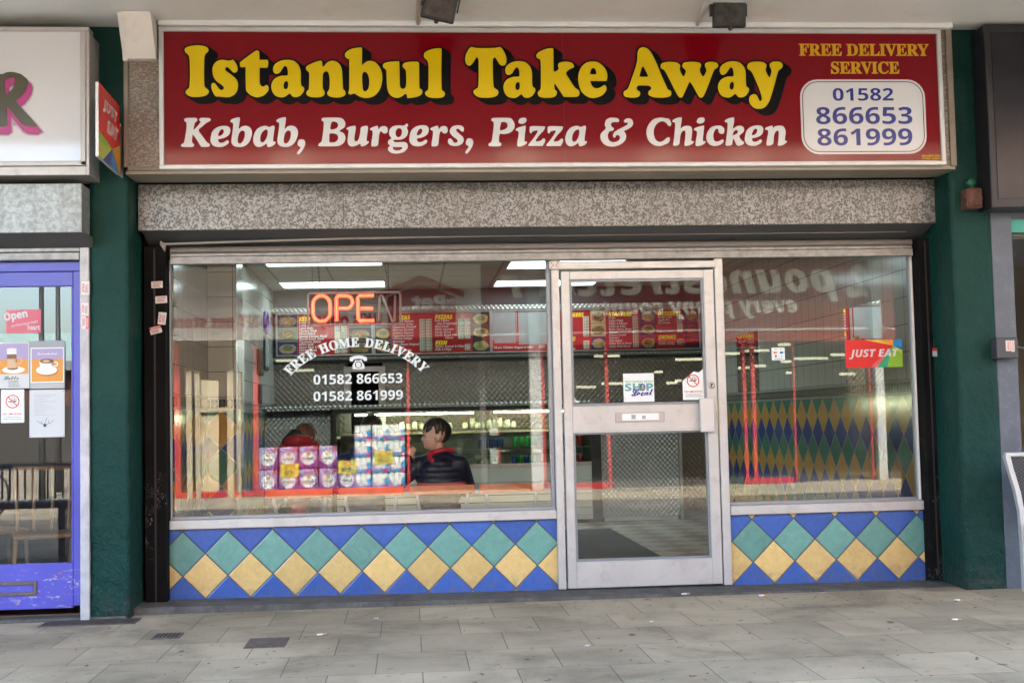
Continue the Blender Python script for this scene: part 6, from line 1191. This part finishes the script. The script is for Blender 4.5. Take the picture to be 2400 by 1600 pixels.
g = G(); g.box(xe0, xe1, YO-.3, -9.7, 4.05, 4.3); g.build('canopy', mat('far_canopy', (.7, .69, .67), .7), op)
xs = 1.25
g = G(); g.box(xs, 9.2, YO-.05, YO, 2.62, 4.05); g.build('fascia', ORD, op); g = G(); g.box(xs, 9.2, YO-.03, YO+.012, 2.585, 2.62); g.build('fascia_strip', OW, op)
g = G(); g.box(xs, 9.2, YO-.08, YO-.01, 2.40, 2.585); g.build('red_band', OR, op)
MIRX = lambda y: (lambda x, z: (-x, y, z))
def otext(t, mode, xl, z0, xr, z1, off, shear, m, nm, dy=.006):
    """lettering on the far front: reads left to right towards -x; xl > xr"""
    g = G(); g.flat(fit(text(t, mode, off, shear), -xl, z0, -xr, z1), MIRX(YO+dy)); return g.build(nm, m, op)
OT = mat('store_lettering', (.78, .78, .76), .5)
def oword(t, px_l, px_r, py_b, py_t, nm, mode='sansi', off=.02):
    a = mo(px_l, py_b); b = mo(px_r, py_t); return otext(t, mode, a[0], a[1], b[0], b[1], off, 0, OT, nm)
oword('poundstretcher', 1968, 1170, 707, 622, 'store_name')
oword('every penny counts', 1870, 1385, 745, 706, 'store_slogan')
a = mo(2040, 700); b = mo(1985, 622)
g = G(); sw = [(0, .0), (.35, .12), (.7, .02), (1, .10), (.95, .35), (.65, .30), (.4, .34), (.62, .58), (.78, .8), (.55, 1), (.25, .98), (.05, .8), (.1, .68), (.3, .78), (.45, .74), (.42, .62), (.12, .30)]
w2, h2 = a[0]-b[0], b[1]-a[1]; g.flat(outline([smooth([(-(a[0])+u*w2, a[1]+v*h2) for u, v in sw], 3)]), MIRX(YO+.006)); g.build('swoosh_mark', OT, op)
# pet shop fascia
g = G(); g.box(xe0, xs-.02, YO-.05, YO, 2.60, 4.05); g.build('pet_shop_fascia', mat('pet_fascia_grey', (.60, .57, .55), .5), op)
PR = mat('pet_red', (.30, .012, .02), .5)
def otm(t, mode, px_l, px_r, py_b, py_t, m, off=.02, dy=.006, nm='pet_shop_lettering'):
    a = mo(px_l, py_b); b = mo(px_r, py_t); g = G(); g.flat(fit(text(t, mode, off), -a[0], a[1], -b[0], b[1]), MIRX(YO+dy)); g.build(nm, m, op)
otm("UK's only DISCOUNT pet store", 'sans', 893, 398, 769, 737, PR)
ax, az = mo(985, 655); g = G(); rf_ = [(-1.0, -.42), (-1.02, -.28), (0, .12), (1.02, -.28), (1.0, -.42), (0, -.02)]; g.flat(sheet([(-ax+x*.72, az+z*.72) for x, z in rf_[:3]+[rf_[5]]]+[]), MIRX(YO+.006)); g.flat(sheet([(-ax+x*.72, az+z*.72) for x, z in (rf_[2], rf_[3], rf_[4], rf_[5])]), MIRX(YO+.006))
g.flat(sheet([(-ax+x*.72, az+z*.72) for x, z in ((-.80, -.40), (0, -.06), (.80, -.40), (.80, -1.35), (-.80, -1.35))]), MIRX(YO+.005)); g.build('pet_shop_roof_logo', PR, op)
otm('Pet', 'sans', 1043, 962, 722, 690, OT, .03, .009); otm('the', 'sans', 1066, 1045, 712, 694, OT, .02, .009)
# red frames, mullions
g = G()
for px, w_ in ((415, .10), (600, .085), (1424, .06), (1747, .06), (1768, .07), (1862, .03), (2040, .04), (1273, .06), (955, .05)):
    x = MX(px); top = 2.40 if px > 1200 else 2.55; g.box(x-w_/2, x+w_/2, YO-.03, YO+.05, 0, top, bev=.006)
for xa, xb in ((MX(415, 1157), MX(958, 1140)), (MX(1273, 1130), MX(1424, 1130)), (MX(1745, 1120), MX(1862, 1120))): g.box(xa, xb, YO-.02, YO+.055, .0, .10, bev=.006)
g.build('red_frame', OR, op)
g = G()
for px0, px1 in ((1240, 1268), (2045, 2066)): g.box(MX(px0), MX(px1), YO+.06, YO+.22, 0, 4.05, bev=.01)
g.build('white_column', mat('column_cream', (.30, .30, .29), .7), op)
TIM = mat('pale_timber', (.29, .24, .16), .7, var=.15, vs=5); g = G()
for px0, px1 in ((437, 450), (458, 470), (534, 549), (560, 566)): g.box(MX(px0), MX(px1), YO-.02, YO+.06, 0, 2.1)
g.box(MX(462), MX(545), YO-.03, YO+.05, 1.42, 1.50); g.build('timber_doorway', TIM, op); g = G(); g.box(MX(470), MX(512), YO-.08, YO-.03, .0, 1.95); g.build('timber_door', mat('timber_door_panel', (.50, .40, .27), .6), op)
g = G(); g.quad((MX(1500), YO-.02, .1), (MX(1500)+.01, YO-.02, .1), (MX(1500)+.01, YO-.02, .11), (MX(1500), YO-.02, .11))
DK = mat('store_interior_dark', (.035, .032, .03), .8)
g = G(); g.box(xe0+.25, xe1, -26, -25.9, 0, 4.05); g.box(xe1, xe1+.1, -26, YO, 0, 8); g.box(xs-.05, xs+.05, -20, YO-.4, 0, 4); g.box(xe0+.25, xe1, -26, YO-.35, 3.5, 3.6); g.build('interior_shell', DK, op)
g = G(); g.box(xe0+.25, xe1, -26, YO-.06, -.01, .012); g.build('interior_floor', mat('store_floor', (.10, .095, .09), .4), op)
TL = mat('store_tube', (.9, .9, .8), .5, emit=(1, .93, .62), est=.5); rn = random.Random(9); g = G()
for (px, py, L) in ((1425, 838, 1.3), (1620, 846, 1.6), (1440, 902, 1.2), (1375, 911, 1.0), (1575, 900, .5), (1545, 875, .4), (1590, 895, .3), (1838, 811, .6), (1775, 825, 1.3), (1700, 832, 1.6), (1900, 843, 1.7), (1985, 833, 1.7), (1845, 850, .6), (1780, 860, .7), (1755, 864, .4), (1740, 865, .3), (1985, 878, .8), (1850, 876, .3), (672, 845, 1.1), (712, 868, 1.0)):
    yv = 21; p = at(px, py, yv); g.box(p[0]-L/4.2, p[0]+L/4.2, -yv-.05, -yv+.02, p[1], p[1]+.06)
g.build('strip_light', TL, op)
g = G()
for xa, xb in ((MX(415), MX(958)), (MX(1273), MX(1424)), (MX(1745), MX(1862)), (MX(1862), MX(2040))): g.quad((xa, YO-.02, .1), (xb, YO-.02, .1), (xb, YO-.02, 2.45), (xa, YO-.02, 2.45))
g.build('glass', OGL, op)
# ---- toilet roll packs in the far window
AND = [mat('pack_lilac', (.36, .20, .42), .35, var=.25, vs=9), mat('pack_purple', (.22, .04, .25), .35, var=.3, vs=8), mat('pack_white', (.72, .70, .70), .4), mat('pack_print', (.04, .05, .10), .5), mat('pack_red', (.50, .05, .03), .5), mat('pack_sky', (.15, .42, .62), .5), mat('pack_gold', (.45, .30, .12), .5)]
def pack(x, z, w_, h_, label, base=True):
    y = YO-.12; t = thing('tissue_pack', (x, y-.1, z), label, 'tissue pack', 'lilac tissue packs in the window across the street')
    g = G(); g.box(x-w_/2, x+w_/2, y-.24, y, z, z+h_*.985, 0, bev=.02, seg=2); g.build('wrapper', AND[0], t); M_ = lambda dy: (lambda u, v: (x+w_/2-u*w_, y+dy, z+v*h_))
    g = G(); g.flat(sheet([(.03, .03), (.97, .03), (.97, .35), (.55, .22), (.03, .40)]), M_(.002), 1); g.flat(sheet(disc(.5, .46, .37, 22, .30)), M_(.004), 2); g.flat(fit(text('Andrex', 'serif', .01), .20, .38, .84, .53), M_(.006), 3)
    g.flat(sheet([(.03, .82), (.20, .82), (.20, .97), (.03, .97)]), M_(.004), 4); g.flat(sheet(disc(.80, .84, .09, 12, .065)), M_(.004), 5); g.flat(sheet(disc(.48, .66, .12, 12, .09)), M_(.006), 6)
    g.flat(sheet([(.3, .30), (.7, .30), (.7, .315), (.3, .315)]), M_(.006), 3); g.build('printing', AND, t); return t
def pricecard(x, z, price, label):
    y = YO-.11; t = thing('price_card', (x, y, z), label, 'price card', 'yellow STAR DEALS cards'); w_, h_ = .30, .22; M_ = lambda dy: (lambda u, v: (x+w_/2-u*w_, y+dy, z+v*h_))
    g = G(); g.box(x-w_/2, x+w_/2, y, y+.004, z, z+h_); g.build('card', mat('card_yellow', (.62, .50, .04), .6), t); g = G(); g.flat(fit(text('STAR', 'sans'), .25, .78, .75, .94), M_(.006), 0); g.flat(fit(text('DEALS', 'sans'), .2, .58, .8, .74), M_(.006), 0); g.flat(fit(text(price, 'sans'), .2, .15, .8, .48), M_(.006), 1); g.build('printing', [mat('card_orange', (.5, .08, .02), .5), TXT], t)
pcols = [(627, 'first'), (675, 'second'), (722, 'third'), (769, 'fourth')]
PHg = .375
for px, o_ in pcols:
    x = MX(px, 1100); pack(x, .05, .305, PHg, 'lilac tissue pack in the bottom row, %s column from the left of the window reflection' % o_); pack(x, .05+PHg+.005, .305, PHg, 'lilac tissue pack on the top row, %s column from the left of the window reflection' % o_)
x5 = MX(815, 1110); pack(x5, .05, .29, PHg, 'lilac tissue pack alone in the fifth column beside the white rolls')
pricecard(MX(678, 1120), .30, '£8.99', 'yellow price card on the second bottom pack of the reflected window'); pricecard(x5, .33, '£8.99', 'yellow price card on the fifth pack of the reflected window'); 
SF = [mat('roll_white', (.74, .73, .70), .6), mat('roll_blue', (.05, .30, .62), .4), mat('roll_pink', (.62, .04, .26), .4), mat('roll_lilac', (.40, .22, .45), .4)]
def rolls(x, z, w_, h_, label):
    y = YO-.12; t = thing('toilet_roll_pack', (x, y-.1, z), label, 'toilet roll pack', 'white toilet roll packs in the window across the street'); g = G(); n = 3
    for i in range(n): r = w_/n/2; g.lathe([(.001, 0), (r*.96, .004), (r, .02), (r, h_*.92), (r*.85, h_*.985), (.001, h_*.99)], (x-w_/2+r*(2*i+1), y-r, z), 'z', 0, 12)
    g.build('rolls', SF[0], t); M_ = lambda dy: (lambda u, v: (x+w_/2-u*w_, y+dy, z+v*h_)); g = G()
    g.flat(sheet([(0, .0), (1, .10), (1, .45), (.6, .52), (.3, .40), (0, .62)]), M_(.003), 3); g.flat(sheet([(0, .25), (.2, .2), (.25, .62), (0, .72)]), M_(.005), 1); g.flat(sheet(disc(.2, .14, .2, 14, .13)), M_(.005), 2); g.flat(sheet([(.2, .08), (1, .02), (1, .14), (.3, .2)]), M_(.0055), 1)
    g.flat(fit(text('Soft', 'sansi', .04), .18, .20, .86, .52), M_(.007), 0); g.build('wrapper_print', SF, t)
for ci, px in enumerate((851, 892, 930)):
    for ri in range(4):
        x = MX(px, 1080); rolls(x, .06+ri*.268, .268, .265, 'white toilet roll pack, %s column and %s row up in the reflected window' % (('left', 'middle', 'right')[ci], ('lowest', 'second', 'third', 'top')[ri]))
pricecard(MX(900, 1090), .47, '£2.00', 'yellow price card among the white toilet rolls of the reflected window')
# ================================================================ far left: low building, lamps, bench
fbk = thing('low_building', (-14, -34, 0), 'low brick building with a pale green metal roof across the square', 'building'); g = G(); g.box(-32, -7, -40, -34, 0, 3.3); g.build('wall', brick_mat('dark_brick', (.10, .035, .025), (.08, .03, .022), (.12, .10, .09)), fbk); g = G(); g.prism([(-33.3, 3.2), (-37, 4.45), (-41, 3.2)], -33, -6.5, axis='x'); g.build('roof', mat('pale_green_metal', (.30, .42, .38), .5), fbk)
g = G(); g.box(-31, -8, -33.99, -33.95, .1, 1.9); g.build('dark_shopfront', DK, fbk)
g = G(); g.box(-33, -6.5, -33.35, -33.2, 3.0, 3.3); g.build('gutter', mat('gutter_grey', (.12, .14, .14), .5), fbk)
def lamp(x, y, h, label):
    t = thing('street_lamp', (x, y, 0), label, 'street lamp', 'street lamps in the square'); M_ = mat('lamp_post_grey', (.05, .055, .06), .5, .3); g = G(); g.tube([(x, y, 0), (x, y, h*.3), (x, y, h)], [.06, .05, .04]); g.build('post', M_, t); g = G(); g.lathe([(.05, 0), (.32, .10), (.30, .14), (.05, .26)], (x, y, h), 'z'); g.build('lamp_shade', M_, t); g = G(); g.lathe([(.05, -.12), (.2, -.08), (.22, .02)], (x, y, h+.02), 'z'); g.build('globe', OW, t)
lamp(-6.05, -13.5, 3.75, 'nearest street lamp of the three reflected in the purple door'); lamp(-6.6, -16.5, 4.6, 'middle street lamp of the three reflected in the purple door'); lamp(-6.0, -17.5, 5.0, 'furthest street lamp of the three reflected in the purple door')
bn = thing('street_bench', (-3.8, -4.0, 0), 'grey perforated metal bench on the walkway, reflected in the purple door', 'bench'); BM = mat('bench_grey', (.35, .37, .40), .4, .5)
g = G(); 
for i in range(26): g.box(-4.75+i*.07, -4.715+i*.07, -4.30, -3.9, .52, .55, bev=.004)
g.box(-4.78, -2.95, -4.32, -4.28, .49, .53); g.box(-4.78, -2.95, -3.92, -3.88, .49, .53); g.build('seat', BM, bn)
g = G(); g.box(-4.78, -2.95, -4.42, -4.38, .84, .88, bev=.006)
for i in range(26): g.box(-4.75+i*.07, -4.735+i*.07, -4.41, -4.39, .55, .84)
g.build('backrest', BM, bn)
for x in (-4.6, -3.15): g = G(); g.box(x-.03, x+.03, -4.3, -3.9, 0, .49); g.build('leg', BM, bn)
t = thing('bicycle', (-6.3, -9.5, 0), 'dark bicycle parked in the square, reflected low in the purple door', 'bicycle'); g = G(); bx = -6.2
for s_ in (-.52, .52): g = G(); g.tube([(bx+s_+.33*math.cos(a), -9.5, .34+.33*math.sin(a)) for a in np.linspace(0, 2*math.pi, 24, endpoint=False)], .018, closed=True); g.build('wheel', BLACK, t)
g = G(); 
for a, b in (((-.52, .34), (-.2, .8)), ((-.2, .8), (.35, .8)), ((.35, .8), (.52, .34)), ((.35, .75), (0, .3)), ((-.2, .85), (0, .3)), ((-.52, .34), (0, .3)), ((.35, .8), (.32, 1.0))): g.tube([(bx+a[0], -9.5, a[1]), (bx+b[0], -9.5, b[1])], .018)
g.build('frame', mat('bike_blue', (.03, .06, .15), .4), t); g = G(); g.box(bx-.3, bx-.08, -9.56, -9.44, .86, .9, bev=.01); g.build('saddle', BLACK, t); g = G(); g.tube([(bx+.32, -9.75, 1.02), (bx+.34, -9.25, 1.02)], .015); g.build('handlebar', BLACK, t)
